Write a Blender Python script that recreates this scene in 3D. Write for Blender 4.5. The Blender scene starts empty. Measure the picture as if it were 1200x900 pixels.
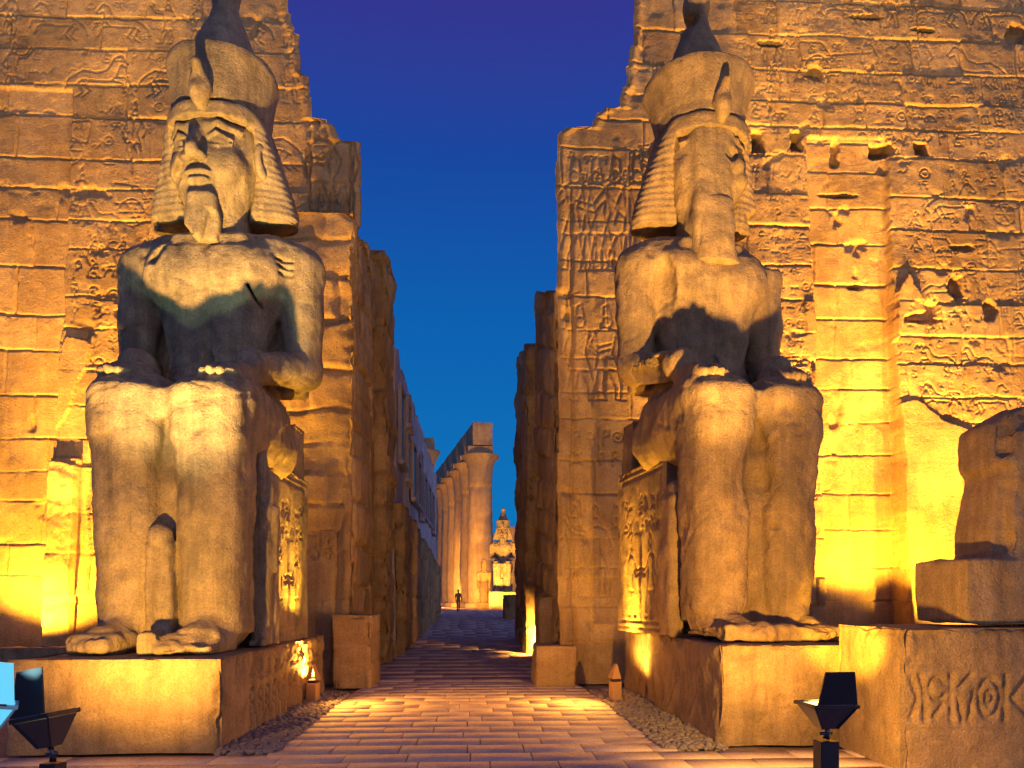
import bpy, bmesh, math, random
import numpy as np
from mathutils import Vector, Matrix

# ------------------------------------------------------------------ camera, sky, exposure
sc = bpy.context.scene
C = sc.collection
YAW = math.radians(2.8)          # the camera looks slightly to the right of the temple axis (+Y)
EYE = 1.5
FPX, CX, HZ = 850.0, 600.0, 703.0   # focal length, principal column and horizon row of the 1200x900 photograph
cam = bpy.data.objects.new('camera', bpy.data.cameras.new('camera'))
C.objects.link(cam)
cam.location = (0, 0, EYE)
cam.rotation_euler = (math.radians(90), 0, -YAW)
cam.data.sensor_width = 36.0
cam.data.lens = FPX / 1200 * 36.0
cam.data.shift_y = (HZ - 450) / 1200
cam.data.clip_start = 0.1
cam.data.clip_end = 2000
sc.camera = cam

w = bpy.data.worlds.new('World'); sc.world = w; w.use_nodes = True
nt = w.node_tree; nt.nodes.clear()
def wn(t, **k):
    n = nt.nodes.new(t)
    for a, b in k.items(): setattr(n, a, b)
    return n
out = wn('ShaderNodeOutputWorld')
tc = wn('ShaderNodeTexCoord'); sep = wn('ShaderNodeSeparateXYZ')
nt.links.new(tc.outputs['Generated'], sep.inputs[0])
ramp = wn('ShaderNodeValToRGB')          # twilight sky by elevation
cr = ramp.color_ramp
stops = [(0.0, (.005, .20, .52)), (.12, (.003, .175, .50)), (.36, (.002, .115, .43)), (.52, (.008, .062, .35)),
         (.66, (.038, .030, .26)), (1.0, (.040, .030, .20))]
cr.elements[0].position, cr.elements[0].color = stops[0][0], (*stops[0][1], 1)
cr.elements[1].position, cr.elements[1].color = stops[-1][0], (*stops[-1][1], 1)
for p, c in stops[1:-1]:
    e = cr.elements.new(p); e.color = (*c, 1)
nt.links.new(sep.outputs['Z'], ramp.inputs[0])
bg1 = wn('ShaderNodeBackground'); bg1.inputs['Strength'].default_value = 1.0
nt.links.new(ramp.outputs[0], bg1.inputs[0])
# afterglow on the horizon behind the photographer (the sun has just set there)
mr = wn('ShaderNodeMapRange'); mr.inputs[1].default_value = 0.0; mr.inputs[2].default_value = -0.9
mr.inputs[3].default_value = 0.0; mr.inputs[4].default_value = 1.0
dot = wn('ShaderNodeVectorMath', operation='DOT_PRODUCT'); dot.inputs[1].default_value = (-.65, .76, 0)
nt.links.new(tc.outputs['Generated'], dot.inputs[0]); nt.links.new(dot.outputs['Value'], mr.inputs[0])
mr2 = wn('ShaderNodeMapRange'); mr2.inputs[1].default_value = -0.05; mr2.inputs[2].default_value = 0.6
mr2.inputs[3].default_value = 1.0; mr2.inputs[4].default_value = 0.0
nt.links.new(sep.outputs['Z'], mr2.inputs[0])
mul = wn('ShaderNodeMath', operation='MULTIPLY')
nt.links.new(mr.outputs[0], mul.inputs[0]); nt.links.new(mr2.outputs[0], mul.inputs[1])
bg2 = wn('ShaderNodeBackground'); bg2.inputs[0].default_value = (1.0, .70, .62, 1)
GLOW = 1.0
mul2 = wn('ShaderNodeMath', operation='MULTIPLY'); mul2.inputs[1].default_value = GLOW
nt.links.new(mul.outputs[0], mul2.inputs[0]); nt.links.new(mul2.outputs[0], bg2.inputs['Strength'])
sky = wn('ShaderNodeTexSky', sky_type='NISHITA')
sky.sun_disc = False; sky.sun_elevation = math.radians(-3); sky.sun_rotation = math.radians(190)
bg3 = wn('ShaderNodeBackground'); bg3.inputs['Strength'].default_value = 0.03
nt.links.new(sky.outputs[0], bg3.inputs[0])
a1 = wn('ShaderNodeAddShader'); a2 = wn('ShaderNodeAddShader')
nt.links.new(bg1.outputs[0], a1.inputs[0]); nt.links.new(bg2.outputs[0], a1.inputs[1])
nt.links.new(a1.outputs[0], a2.inputs[0]); nt.links.new(bg3.outputs[0], a2.inputs[1])
nt.links.new(a2.outputs[0], out.inputs[0])

vs = sc.view_settings
vs.view_transform = 'Standard'; vs.look = 'None'; vs.exposure = 0.0; vs.gamma = 1.0; vs.use_curve_mapping = False
sc.cycles.use_denoising = True
sc.cycles.max_bounces = 5; sc.cycles.diffuse_bounces = 3
sc.cycles.sample_clamp_indirect = 4.0

AMBER = (1.0, .48, .07)
ORANGE = (1.0, .40, .06)
YELLOW = (1.0, .50, .035)
WARM = (1.0, .54, .13)

# ------------------------------------------------------------------ calibration helpers
FW = Vector((math.sin(YAW), math.cos(YAW), 0)); RT = Vector((math.cos(YAW), -math.sin(YAW), 0))
def at(px, py, d):
    """photo pixel at camera depth d (metres) -> world point"""
    p = FW * d + RT * ((px - CX) * d / FPX)
    return Vector((p.x, p.y, EYE + (HZ - py) * d / FPX))
def atY(px, py, Y):
    r = FW + RT * ((px - CX) / FPX)
    return at(px, py, Y / r.y)

# ------------------------------------------------------------------ numpy noise
def _hash(ix, iy, iz, seed):
    h = (ix.astype(np.int64) * 374761393 + iy.astype(np.int64) * 668265263 + iz.astype(np.int64) * 2147483647 + seed * 974634777) & 0xffffffff
    h = ((h ^ (h >> 13)) * 1274126177) & 0xffffffff
    h = ((h ^ (h >> 16)) * 2246822519) & 0xffffffff
    return ((h ^ (h >> 15)) & 0xffff) / 65535.0
def vnoise(x, y, z=None, seed=0):
    if z is None: z = np.zeros_like(x)
    ix, iy, iz = np.floor(x), np.floor(y), np.floor(z)
    fx, fy, fz = x - ix, y - iy, z - iz
    fx, fy, fz = fx*fx*(3-2*fx), fy*fy*(3-2*fy), fz*fz*(3-2*fz)
    r = 0
    for a in (0, 1):
        for b in (0, 1):
            for c in (0, 1):
                r = r + _hash(ix+a, iy+b, iz+c, seed) * (fx if a else 1-fx) * (fy if b else 1-fy) * (fz if c else 1-fz)
    return r * 2 - 1
def fbm(x, y, z=None, seed=0, oct=4):
    r, a, s = 0, 1.0, 1.0
    for o in range(oct):
        r = r + a * vnoise(x*s + o*17.3, y*s - o*9.1, None if z is None else z*s + o*5.7, seed + o)
        a *= .5; s *= 2.03
    return r
def sstep(a, b, x):
    t = np.clip((x - a) / (b - a), 0, 1); return t*t*(3-2*t)

# ------------------------------------------------------------------ mesh helpers
def make_mesh(name, V, Q, smooth=True):
    V = np.asarray(V, np.float32); Q = np.asarray(Q, np.int32)
    me = bpy.data.meshes.new(name)
    n = Q.shape[1]
    me.vertices.add(len(V)); me.vertices.foreach_set('co', V.ravel())
    me.loops.add(Q.size); me.loops.foreach_set('vertex_index', Q.ravel())
    me.polygons.add(len(Q)); me.polygons.foreach_set('loop_start', np.arange(0, Q.size, n, dtype=np.int32))
    me.polygons.foreach_set('loop_total', np.full(len(Q), n, np.int32))
    if smooth: me.polygons.foreach_set('use_smooth', np.ones(len(Q), bool))
    me.update(calc_edges=True)
    return me
def attr(me, name, vals):
    a = me.attributes.new(name, 'FLOAT', 'POINT'); a.data.foreach_set('value', np.asarray(vals, np.float32).ravel())
def link(name, me, mat, parent=None):
    o = bpy.data.objects.new(name, me)
    if mat is not None and not me.materials: me.materials.append(mat)
    C.objects.link(o)
    if parent is not None: o.parent = parent
    return o
def tag(o, label=None, cat=None, group=None, kind=None):
    if label: o['label'] = label
    if cat: o['category'] = cat
    if group: o['group'] = group
    if kind: o['kind'] = kind
    return o
def empty(name, loc=(0, 0, 0), rz=0, label=None, cat=None, group=None):
    o = bpy.data.objects.new(name, None); C.objects.link(o)
    o.empty_display_size = .2
    o.location = loc; o.rotation_euler = (0, 0, rz)
    return tag(o, label, cat, group)
def copy_tree(o, parent=None):
    c = o.copy(); C.objects.link(c)
    if parent is not None: c.parent = parent
    for ch in o.children: copy_tree(ch, c)
    return c
def bm_obj(name, bm, mat, parent=None, smooth=False):
    me = bpy.data.meshes.new(name); bm.normal_update(); bm.to_mesh(me); bm.free()
    if smooth: me.polygons.foreach_set('use_smooth', np.ones(len(me.polygons), bool))
    return link(name, me, mat, parent)
def bm_box(bm, x0, x1, y0, y1, z0, z1, bevel=0.0, M=None):
    r = bmesh.ops.create_cube(bm, size=1)
    vs_ = r['verts']
    for v in vs_:
        v.co = Vector(((x0+x1)/2 + v.co.x*(x1-x0), (y0+y1)/2 + v.co.y*(y1-y0), (z0+z1)/2 + v.co.z*(z1-z0)))
    if bevel:
        es = list({e for v in vs_ for e in v.link_edges})
        r = bmesh.ops.bevel(bm, geom=es, offset=bevel, segments=1, affect='EDGES', profile=.5)
        vs_ = list({v for f in r['faces'] for v in f.verts} | {v for v in vs_ if v.is_valid})
    if M is not None:
        for v in vs_: v.co = M @ v.co
def bm_prism(bm, bot, top):
    """closed hull between two equal-length rings of points"""
    b = [bm.verts.new(p) for p in bot]; t = [bm.verts.new(p) for p in top]
    n = len(b)
    bm.faces.new(list(reversed(b))); bm.faces.new(t)
    for i in range(n): bm.faces.new((b[i], b[(i+1) % n], t[(i+1) % n], t[i]))
def bm_tube(bm, pts, r, seg=8):
    pts = [Vector(p) for p in pts]; rings = []
    for i, p in enumerate(pts):
        d = (pts[min(i+1, len(pts)-1)] - pts[max(i-1, 0)]).normalized()
        u = d.cross(Vector((0, 0, 1))) if abs(d.z) < .95 else d.cross(Vector((1, 0, 0)))
        u.normalize(); v = d.cross(u)
        rr = r[i] if isinstance(r, (list, tuple)) else r
        rings.append([bm.verts.new(p + (u*math.cos(a) + v*math.sin(a))*rr) for a in [2*math.pi*k/seg for k in range(seg)]])
    for a, b in zip(rings, rings[1:]):
        for k in range(seg): bm.faces.new((a[k], a[(k+1) % seg], b[(k+1) % seg], b[k]))
    bm.faces.new(list(reversed(rings[0]))); bm.faces.new(rings[-1])
def lathe(prof, seg=28):
    V, Q = [], []
    for r, z in prof:
        for k in range(seg):
            a = 2*math.pi*k/seg; V.append((r*math.cos(a), r*math.sin(a), z))
    for i in range(len(prof)-1):
        for k in range(seg):
            Q.append((i*seg+k, i*seg+(k+1) % seg, (i+1)*seg+(k+1) % seg, (i+1)*seg+k))
    return np.array(V), np.array(Q)
def grid_quads(nu, nv, base=0, flip=False):
    i = np.arange(nu*nv).reshape(nv, nu) + base
    q = np.stack([i[:-1, :-1], i[:-1, 1:], i[1:, 1:], i[1:, :-1]], -1).reshape(-1, 4)
    return q[:, ::-1] if flip else q

# ------------------------------------------------------------------ materials
def stone(name, c1, c2, c3=None, scale=1.0, bump=.35, rough=.9, stain=.5, use_tint=False, pit=.5, spec=.25, streak=0.0):
    m = bpy.data.materials.new(name); m.use_nodes = True
    n = m.node_tree.nodes; l = m.node_tree.links; n.clear()
    o = n.new('ShaderNodeOutputMaterial'); b = n.new('ShaderNodeBsdfPrincipled')
    l.new(b.outputs[0], o.inputs[0])
    b.inputs['Roughness'].default_value = rough
    b.inputs['Specular IOR Level'].default_value = spec
    co = n.new('ShaderNodeTexCoord')
    def noise(s, d=6, r=.6, dist=0.0, vec=None):
        t = n.new('ShaderNodeTexNoise'); t.inputs['Scale'].default_value = s*scale; t.inputs['Detail'].default_value = d
        t.inputs['Roughness'].default_value = r; t.inputs['Distortion'].default_value = dist
        l.new(vec or co.outputs['Object'], t.inputs['Vector']); return t
    big = noise(.7, 4, .6, .4); mid = noise(3.5, 8, .65); fine = noise(38, 5, .7); grain = noise(140, 2, .6)
    mixc = n.new('ShaderNodeMix'); mixc.data_type = 'RGBA'
    mixc.inputs[6].default_value = (*c1, 1); mixc.inputs[7].default_value = (*c2, 1)
    rr = n.new('ShaderNodeMapRange'); rr.inputs[1].default_value = .32; rr.inputs[2].default_value = .68
    l.new(mid.outputs[0], rr.inputs[0]); l.new(rr.outputs[0], mixc.inputs[0])
    col = mixc.outputs[2]
    if c3:
        m3 = n.new('ShaderNodeMix'); m3.data_type = 'RGBA'; m3.inputs[7].default_value = (*c3, 1)
        r3 = n.new('ShaderNodeMapRange'); r3.inputs[1].default_value = .48; r3.inputs[2].default_value = .66
        r3.inputs[4].default_value = stain
        l.new(big.outputs[0], r3.inputs[0]); l.new(r3.outputs[0], m3.inputs[0]); l.new(col, m3.inputs[6]); col = m3.outputs[2]
    if streak:
        mp = n.new('ShaderNodeMapping'); mp.inputs['Scale'].default_value = (3.5, 3.5, .22)
        l.new(co.outputs['Object'], mp.inputs[0])
        st = noise(1.6, 5, .65, .2, mp.outputs[0])
        rs = n.new('ShaderNodeMapRange'); rs.inputs[1].default_value = .42; rs.inputs[2].default_value = .7
        rs.inputs[3].default_value = 1.0; rs.inputs[4].default_value = 1 - streak
        l.new(st.outputs[0], rs.inputs[0])
        ms = n.new('ShaderNodeVectorMath'); ms.operation = 'SCALE'
        l.new(col, ms.inputs[0]); l.new(rs.outputs[0], ms.inputs['Scale']); col = ms.outputs[0]
    gr = n.new('ShaderNodeMapRange'); gr.inputs[1].default_value = .3; gr.inputs[2].default_value = .7
    gr.inputs[3].default_value = .68; gr.inputs[4].default_value = 1.24
    l.new(fine.outputs[0], gr.inputs[0])
    sc_ = n.new('ShaderNodeVectorMath'); sc_.operation = 'SCALE'
    l.new(col, sc_.inputs[0]); l.new(gr.outputs[0], sc_.inputs['Scale']); col = sc_.outputs[0]
    if use_tint:
        at_ = n.new('ShaderNodeAttribute'); at_.attribute_name = 'tint'
        s2 = n.new('ShaderNodeVectorMath'); s2.operation = 'SCALE'
        l.new(col, s2.inputs[0]); l.new(at_.outputs['Fac'], s2.inputs['Scale']); col = s2.outputs[0]
    l.new(col, b.inputs['Base Color'])
    vo = n.new('ShaderNodeTexVoronoi'); vo.inputs['Scale'].default_value = 16*scale; l.new(co.outputs['Object'], vo.inputs['Vector'])
    vr = n.new('ShaderNodeMapRange'); vr.inputs[1].default_value = 0; vr.inputs[2].default_value = .35
    vr.inputs[3].default_value = -pit; vr.inputs[4].default_value = 0
    l.new(vo.outputs['Distance'], vr.inputs[0])
    h1 = n.new('ShaderNodeMath'); h1.operation = 'MULTIPLY_ADD'; h1.inputs[1].default_value = .45
    l.new(fine.outputs[0], h1.inputs[0]); l.new(mid.outputs[0], h1.inputs[2])
    h2 = n.new('ShaderNodeMath'); h2.operation = 'MULTIPLY_ADD'; h2.inputs[1].default_value = .12
    l.new(grain.outputs[0], h2.inputs[0]); l.new(h1.outputs[0], h2.inputs[2])
    h3 = n.new('ShaderNodeMath'); h3.operation = 'MULTIPLY_ADD'; h3.inputs[1].default_value = .35
    l.new(vr.outputs[0], h3.inputs[0]); l.new(h2.outputs[0], h3.inputs[2])
    bu = n.new('ShaderNodeBump'); bu.inputs['Strength'].default_value = bump; bu.inputs['Distance'].default_value = .05
    l.new(h3.outputs[0], bu.inputs['Height']); l.new(bu.outputs[0], b.inputs['Normal'])
    return m
def plain(name, col, rough=.6, metal=0.0, emit=None, estr=0.0):
    m = bpy.data.materials.new(name); m.use_nodes = True
    nn = m.node_tree.nodes; b = nn['Principled BSDF']
    b.inputs['Roughness'].default_value = rough; b.inputs['Metallic'].default_value = metal
    t = nn.new('ShaderNodeTexNoise'); t.inputs['Scale'].default_value = 9; t.inputs['Detail'].default_value = 6
    mx = nn.new('ShaderNodeMix'); mx.data_type = 'RGBA'
    mx.inputs[6].default_value = (*[c*.75 for c in col], 1); mx.inputs[7].default_value = (*[min(1, c*1.2) for c in col], 1)
    m.node_tree.links.new(t.outputs[0], mx.inputs[0]); m.node_tree.links.new(mx.outputs[2], b.inputs['Base Color'])
    if emit:
        b.inputs['Emission Color'].default_value = (*emit, 1); b.inputs['Emission Strength'].default_value = estr
    return m
M_WALL = stone('sandstone_masonry', (.53, .36, .155), (.40, .255, .105), (.31, .185, .075), scale=1.0, bump=.6, use_tint=True, stain=.8, streak=.22)
M_GRAN = stone('weathered_granite', (.40, .315, .185), (.225, .17, .10), (.14, .12, .085), scale=1.2, bump=.65, stain=.75, rough=.75, streak=.45, spec=.3)
M_GRAN2 = stone('ruddy_granite', (.40, .275, .135), (.25, .165, .08), (.17, .125, .075), scale=1.2, bump=.7, stain=.7, rough=.8, streak=.35, spec=.3)
M_PLIN = stone('plinth_stone', (.42, .29, .15), (.28, .19, .10), (.19, .14, .085), scale=1.4, bump=.7, stain=.75, rough=.85, use_tint=True, streak=.28)
M_PAVE = stone('paving_stone', (.66, .51, .37), (.57, .435, .31), (.47, .355, .25), scale=1.3, bump=.18, stain=.4, use_tint=True, rough=.85)
M_RUIN = stone('ruin_stone', (.52, .36, .17), (.37, .245, .115), (.28, .19, .10), scale=1.3, bump=.7, stain=.7, streak=.3)
M_SAND = stone('sandy_ground', (.36, .27, .19), (.28, .21, .15), None, scale=3, bump=.7)
M_GRAVEL = stone('gravel', (.33, .28, .24), (.20, .17, .15), None, scale=6, bump=.4)
M_PLASTER = stone('old_plaster', (.66, .60, .60), (.54, .48, .48), (.42, .37, .37), scale=.9, bump=.35, stain=.6, use_tint=True, streak=.35)
M_DARK = plain('dark_painted_metal', (.018, .020, .035), .38, .3)
M_METAL = plain('grey_metal', (.10, .10, .13), .35, .8)
M_WINDOW = plain('dark_window_opening', (.012, .012, .02), .3)
M_GLOWWARM = plain('lit_lamp_glass', (.8, .7, .5), .2, 0, (1, .72, .3), 2)
M_GLOWCYAN = plain('lit_cyan_glass', (.3, .7, .8), .2, 0, (.10, .62, .85), .9)
M_CYANRIM = plain('cyan_frame', (.35, .65, .75), .35, .2)
M_CLOTH = plain('dark_clothes', (.03, .028, .035), .8)
M_SKIN = plain('skin', (.25, .15, .10), .6)

# ------------------------------------------------------------------ relief rasteriser (grooves cut into stone)
class Relief:
    """a height map over a rectangle in metres; positive values stand out of the wall"""
    def __init__(s, u0, u1, v0, v1, res):
        s.res = res; s.u0, s.v0 = u0, v0
        s.nu = max(3, int(round((u1-u0)/res))+1); s.nv = max(3, int(round((v1-v0)/res))+1)
        s.u = np.linspace(u0, u1, s.nu); s.v = np.linspace(v0, v1, s.nv)
        s.U, s.V = np.meshgrid(s.u, s.v)
        s.H = np.zeros_like(s.U); s.G = np.zeros_like(s.U); s.T = np.ones_like(s.U)
    def win(s, a, b, c, d):
        i0 = max(0, int((a-s.u0)/s.res)); i1 = min(s.nu, int((b-s.u0)/s.res)+2)
        j0 = max(0, int((c-s.v0)/s.res)); j1 = min(s.nv, int((d-s.v0)/s.res)+2)
        return (slice(j0, j1), slice(i0, i1)) if i1 > i0 and j1 > j0 else None
    def stroke(s, pts, wd=.03, depth=.025):
        for (ax, ay), (bx, by) in zip(pts, pts[1:]):
            k = s.win(min(ax, bx)-wd*2, max(ax, bx)+wd*2, min(ay, by)-wd*2, max(ay, by)+wd*2)
            if k is None: continue
            U, V = s.U[k], s.V[k]; dx, dy = bx-ax, by-ay; L = dx*dx+dy*dy+1e-9
            t = np.clip(((U-ax)*dx+(V-ay)*dy)/L, 0, 1)
            d = np.hypot(U-ax-t*dx, V-ay-t*dy)
            s.G[k] = np.maximum(s.G[k], depth*(1-sstep(.25*wd, wd, d)))
    def ellipse(s, cx, cy, rx, ry, a0=0, a1=360, **k):
        n = max(7, int(abs(a1-a0)/24)+2)
        s.stroke([(cx+rx*math.cos(math.radians(a)), cy+ry*math.sin(math.radians(a))) for a in np.linspace(a0, a1, n)], **k)
    def masonry(s, seed, ch=.72, bl=1.7, depth=.035, width=.022, vdepth=.6, wob=.03, jit=.012, tint=.10, skew=0.0):
        rng = random.Random(seed)
        U = s.U + wob*vnoise(s.U*1.3, s.V*1.3, seed=seed+1) + .012*vnoise(s.U*7, s.V*7, seed=seed+2)
        V = s.V + skew*s.U + wob*vnoise(s.U*.9, s.V*.9, seed=seed+3) + .012*vnoise(s.U*8, s.V*8, seed=seed+4)
        lo, hi = V.min()-ch, V.max()+ch
        b = [lo]
        while b[-1] < hi: b.append(b[-1] + ch*rng.uniform(.72, 1.25))
        b = np.array(b); ci = np.searchsorted(b, V) - 1
        dv = np.minimum(V-b[ci], b[np.clip(ci+1, 0, len(b)-1)]-V)
        du = np.full_like(V, 9.0); off = np.zeros_like(V); tn = np.ones_like(V)
        for c in range(len(b)):
            k = ci == c
            if not k.any(): continue
            e = [s.u0-bl*rng.uniform(.3, 1.5)]
            while e[-1] < s.u[-1]+bl: e.append(e[-1]+bl*rng.uniform(.5, 1.45))
            e = np.array(e); x = U[k]; bi = np.clip(np.searchsorted(e, x)-1, 0, len(e)-2)
            du[k] = np.minimum(x-e[bi], e[bi+1]-x)
            off[k] = np.array([rng.uniform(-jit, jit) for _ in e])[bi]
            tn[k] = np.array([1+rng.uniform(-tint, tint) for _ in e])[bi]
        wear = .65+.9*np.clip(fbm(s.U*.8, s.V*.8, seed=seed+9, oct=3)*.6+.4, 0, 1.5)
        g = depth*wear*np.exp(-(dv/(width*wear))**2)
        g = np.maximum(g, depth*vdepth*wear*np.exp(-(du/(width*.8*wear))**2))
        # chipped arrises: hollows that hug the joints
        chip = np.clip(fbm(s.U*1.9, s.V*1.9, seed=seed+11, oct=4)-.60, 0, 1)
        g = np.maximum(g, .075*np.minimum(chip*2.2, 1)*np.exp(-(np.minimum(dv, du*1.5)/.10)**2))
        s.H += off - g; s.T *= tn
        s.dv = dv
    def erode(s, seed, a=.02, f=1.2):
        s.H += a*fbm(s.U*f, s.V*f, seed=seed, oct=5)
        s.H -= a*.9*np.clip(fbm(s.U*3.1, s.V*3.1, seed=seed+40, oct=3)-.5, 0, 1)
    def cut(s, mask=None):
        """sink the drawn strokes into the height map (worn away where mask is low)"""
        wear = .55+.55*np.clip(fbm(s.U*.9, s.V*.9, seed=77, oct=3)+.4, 0, 1.2)
        s.H -= s.G*wear*(1 if mask is None else mask)
        s.G[:] = 0

def glyph(R, k, x, y, h, wd, dp, rng):
    """one carved sign in a box of height h with its left foot at x, y"""
    S = lambda *p: R.stroke([(x+a*h, y+b*h) for a, b in p], wd, dp)
    E = lambda cx, cy, rx, ry, a0=0, a1=360: R.ellipse(x+cx*h, y+cy*h, rx*h, ry*h, a0, a1, wd=wd, depth=dp)
    if k == 0: E(.35, .5, .3, .3); E(.35, .5, .08, .08)
    elif k == 1: S((.1, .3), (.2, .45), (.3, .3), (.4, .45), (.5, .3), (.6, .45), (.7, .3))
    elif k == 2: S((.25, 0), (.25, .55)); E(.25, .75, .14, .22); S((.02, .5), (.48, .5))
    elif k == 3: S((.25, 0), (.3, .5), (.22, 1)); S((.3, .45), (.5, .8), (.25, 1))
    elif k == 4: S((.1, .15), (.3, .5), (.35, .8), (.5, .9), (.62, .75), (.5, .7)); S((.35, .8), (.6, .4), (.75, .1), (.3, .3)); S((.35, .28), (.35, 0), (.5, 0))
    elif k == 5: E(.4, .5, .4, .18); E(.4, .5, .1, .1); S((.3, .32), (.2, .05)); S((.5, .32), (.7, .1))
    elif k == 6: E(.35, .2, .35, .4, 0, 180); S((0, .2), (.7, .2))
    elif k == 7: S((0, .1), (.6, .1), (.6, .7), (0, .7), (0, .1)); S((.3, .1), (.3, .5))
    elif k == 8: S((0, .2), (.2, .35), (.4, .15), (.6, .35), (.75, .6), (.65, .7))
    elif k == 9: S((.2, 0), (.2, .9), (.5, .95), (.55, .6), (.2, .5))
    elif k == 10: E(.3, .5, .26, .5); S((.3, .15), (.3, .8)); S((.15, .3), (.45, .3)); S((.15, .6), (.45, .6)); S((.0, -.03), (.6, -.03))
    elif k == 11: E(.3, .8, .13, .15); S((.3, .65), (.1, .3), (.15, 0), (.55, 0), (.55, .2), (.3, .3)); S((.25, .55), (.6, .55))
    elif k == 12: S((.0, 0), (.0, .8)); S((.25, 0), (.25, .8)); S((.5, 0), (.5, .8))
    elif k == 13: E(.35, .45, .22, .3); S((.15, .7), (.05, .95)); S((.55, .7), (.65, .95)); S((.15, .25), (0, .05)); S((.55, .25), (.7, .05))
    elif k == 14: S((.4, 0), (.4, .6), (.1, .95)); S((.4, .6), (.7, .95)); S((.2, .3), (.6, .3))
    else: S((0, .5), (.7, .5)); S((.15, .5), (.1, .1)); S((.55, .5), (.6, .1)); S((.0, .62), (.7, .75))
def glyph_rows(R, u0, u1, v0, v1, h, seed, wd=.022, dp=.026, dens=.9, lines=False):
    rng = random.Random(seed); y = v0
    while y + h*.8 < v1:
        x = u0
        while x < u1 - h*.5:
            if rng.random() < dens:
                hh = h*rng.uniform(.62, .86); glyph(R, rng.randrange(16), x, y+.06*h+rng.uniform(0, .1)*h, hh, wd, dp, rng)
            x += h*rng.uniform(.55, .85)
        if lines: R.stroke([(u0, y-.02*h), (u1, y-.02*h)], wd*.8, dp)
        y += h
def figure(R, x, y, h, face=1, wd=.03, dp=.035, arms=0, rng=random):
    """outline of a standing king or god carved in profile"""
    f = face
    S = lambda *p: R.stroke([(x+f*a*h, y+b*h) for a, b in p], wd, dp)
    E = lambda cx, cy, rx, ry, a0=0, a1=360: R.ellipse(x+f*cx*h, y+cy*h, rx*h, ry*h, a0, a1, wd=wd, depth=dp)
    S((-.02, .84), (-.13, .79), (-.10, .55), (-.13, .36), (.12, .34), (.06, .55), (.11, .79), (.03, .84))
    E(.01, .89, .05, .06)
    S((-.05, .90), (-.08, .80)); S((-.04, .94), (-.03, 1.06), (.02, 1.1), (.05, .95))
    S((-.10, .36), (-.13, .16), (-.11, .02), (-.02, .01)); S((-.02, .34), (-.05, .15), (-.03, .02))
    S((.0, .34), (.08, .16), (.09, .02), (.2, .01)); S((.11, .34), (.15, .18), (.14, .03))
    if arms == 0: S((.10, .78), (.22, .62), (.36, .66)); S((.08, .70), (.2, .55), (.36, .6)); S((-.12, .78), (-.18, .55), (-.14, .42))
    elif arms == 1: S((.10, .78), (.24, .80), (.34, .98)); S((.09, .72), (.26, .74), (.38, .92)); S((-.12, .78), (-.2, .6), (-.1, .5))
    else: S((.10, .76), (.2, .6), (.16, .45)); S((-.12, .78), (-.18, .58), (-.15, .42)); S((.3, 0), (.3, 1.0))
def horse(R, x, y, h, face=1, wd=.03, dp=.03):
    f = face
    S = lambda *p: R.stroke([(x+f*a*h, y+b*h) for a, b in p], wd, dp)
    S((-.5, .5), (-.3, .62), (0, .58), (.2, .66), (.35, .95), (.5, 1.0), (.66, .8), (.6, .74), (.48, .8), (.4, .55), (.3, .4), (0, .38), (-.3, .4), (-.45, .3))
    S((.3, .42), (.55, .36), (.6, .15)); S((.35, .5), (.68, .5), (.72, .3)); S((-.4, .36), (-.3, .1), (-.45, 0)); S((-.3, .4), (-.15, .15), (-.3, .0))
    S((-.5, .5), (-.65, .35), (-.7, .15))
def chariot(R, x, y, h, face=1, wd=.03, dp=.03):
    R.ellipse(x, y+.25*h, .25*h, .25*h, wd=wd, depth=dp)
    for a in (0, 60, 120):
        c, s_ = math.cos(math.radians(a))*.25*h, math.sin(math.radians(a))*.25*h
        R.stroke([(x-c, y+.25*h-s_), (x+c, y+.25*h+s_)], wd*.8, dp)
    f = face
    R.stroke([(x-f*.3*h, y+.4*h), (x-f*.35*h, y+.8*h), (x+f*.1*h, y+.75*h), (x+f*.3*h, y+.45*h), (x-f*.3*h, y+.4*h)], wd, dp)
    R.stroke([(x+f*.2*h, y+.5*h), (x+f*1.1*h, y+.6*h)], wd, dp)
def battle(R, u0, u1, v0, v1, seed, n, hmin=.6, hmax=1.2, wd=.026, dp=.028):
    """registers of horses, chariots and striding figures with small signs between them"""
    rng = random.Random(seed); v = v0
    while v < v1:
        h = rng.uniform(hmin, hmax); u = u0+rng.uniform(0, h*.5); f = rng.choice((-1, 1))
        while u < u1-.3*h:
            k = rng.random(); y = v+rng.uniform(-.05, .05)*h
            if rng.random() < .12: f = -f
            if k < .34: horse(R, u+.6*h, y, h*.8, f, wd, dp); u += 1.25*h
            elif k < .5: chariot(R, u+.45*h, y, h*.9, f, wd, dp); u += 1.15*h
            elif k < .82: figure(R, u+.25*h, y, h*.9, f, wd, dp, rng.randrange(3)); u += .62*h
            elif k < .93:
                for q in range(3): glyph(R, rng.randrange(16), u, y+q*.3*h, .26*h, wd*.75, dp, rng)
                u += .4*h
            else: u += .5*h
        v += h*1.08
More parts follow.
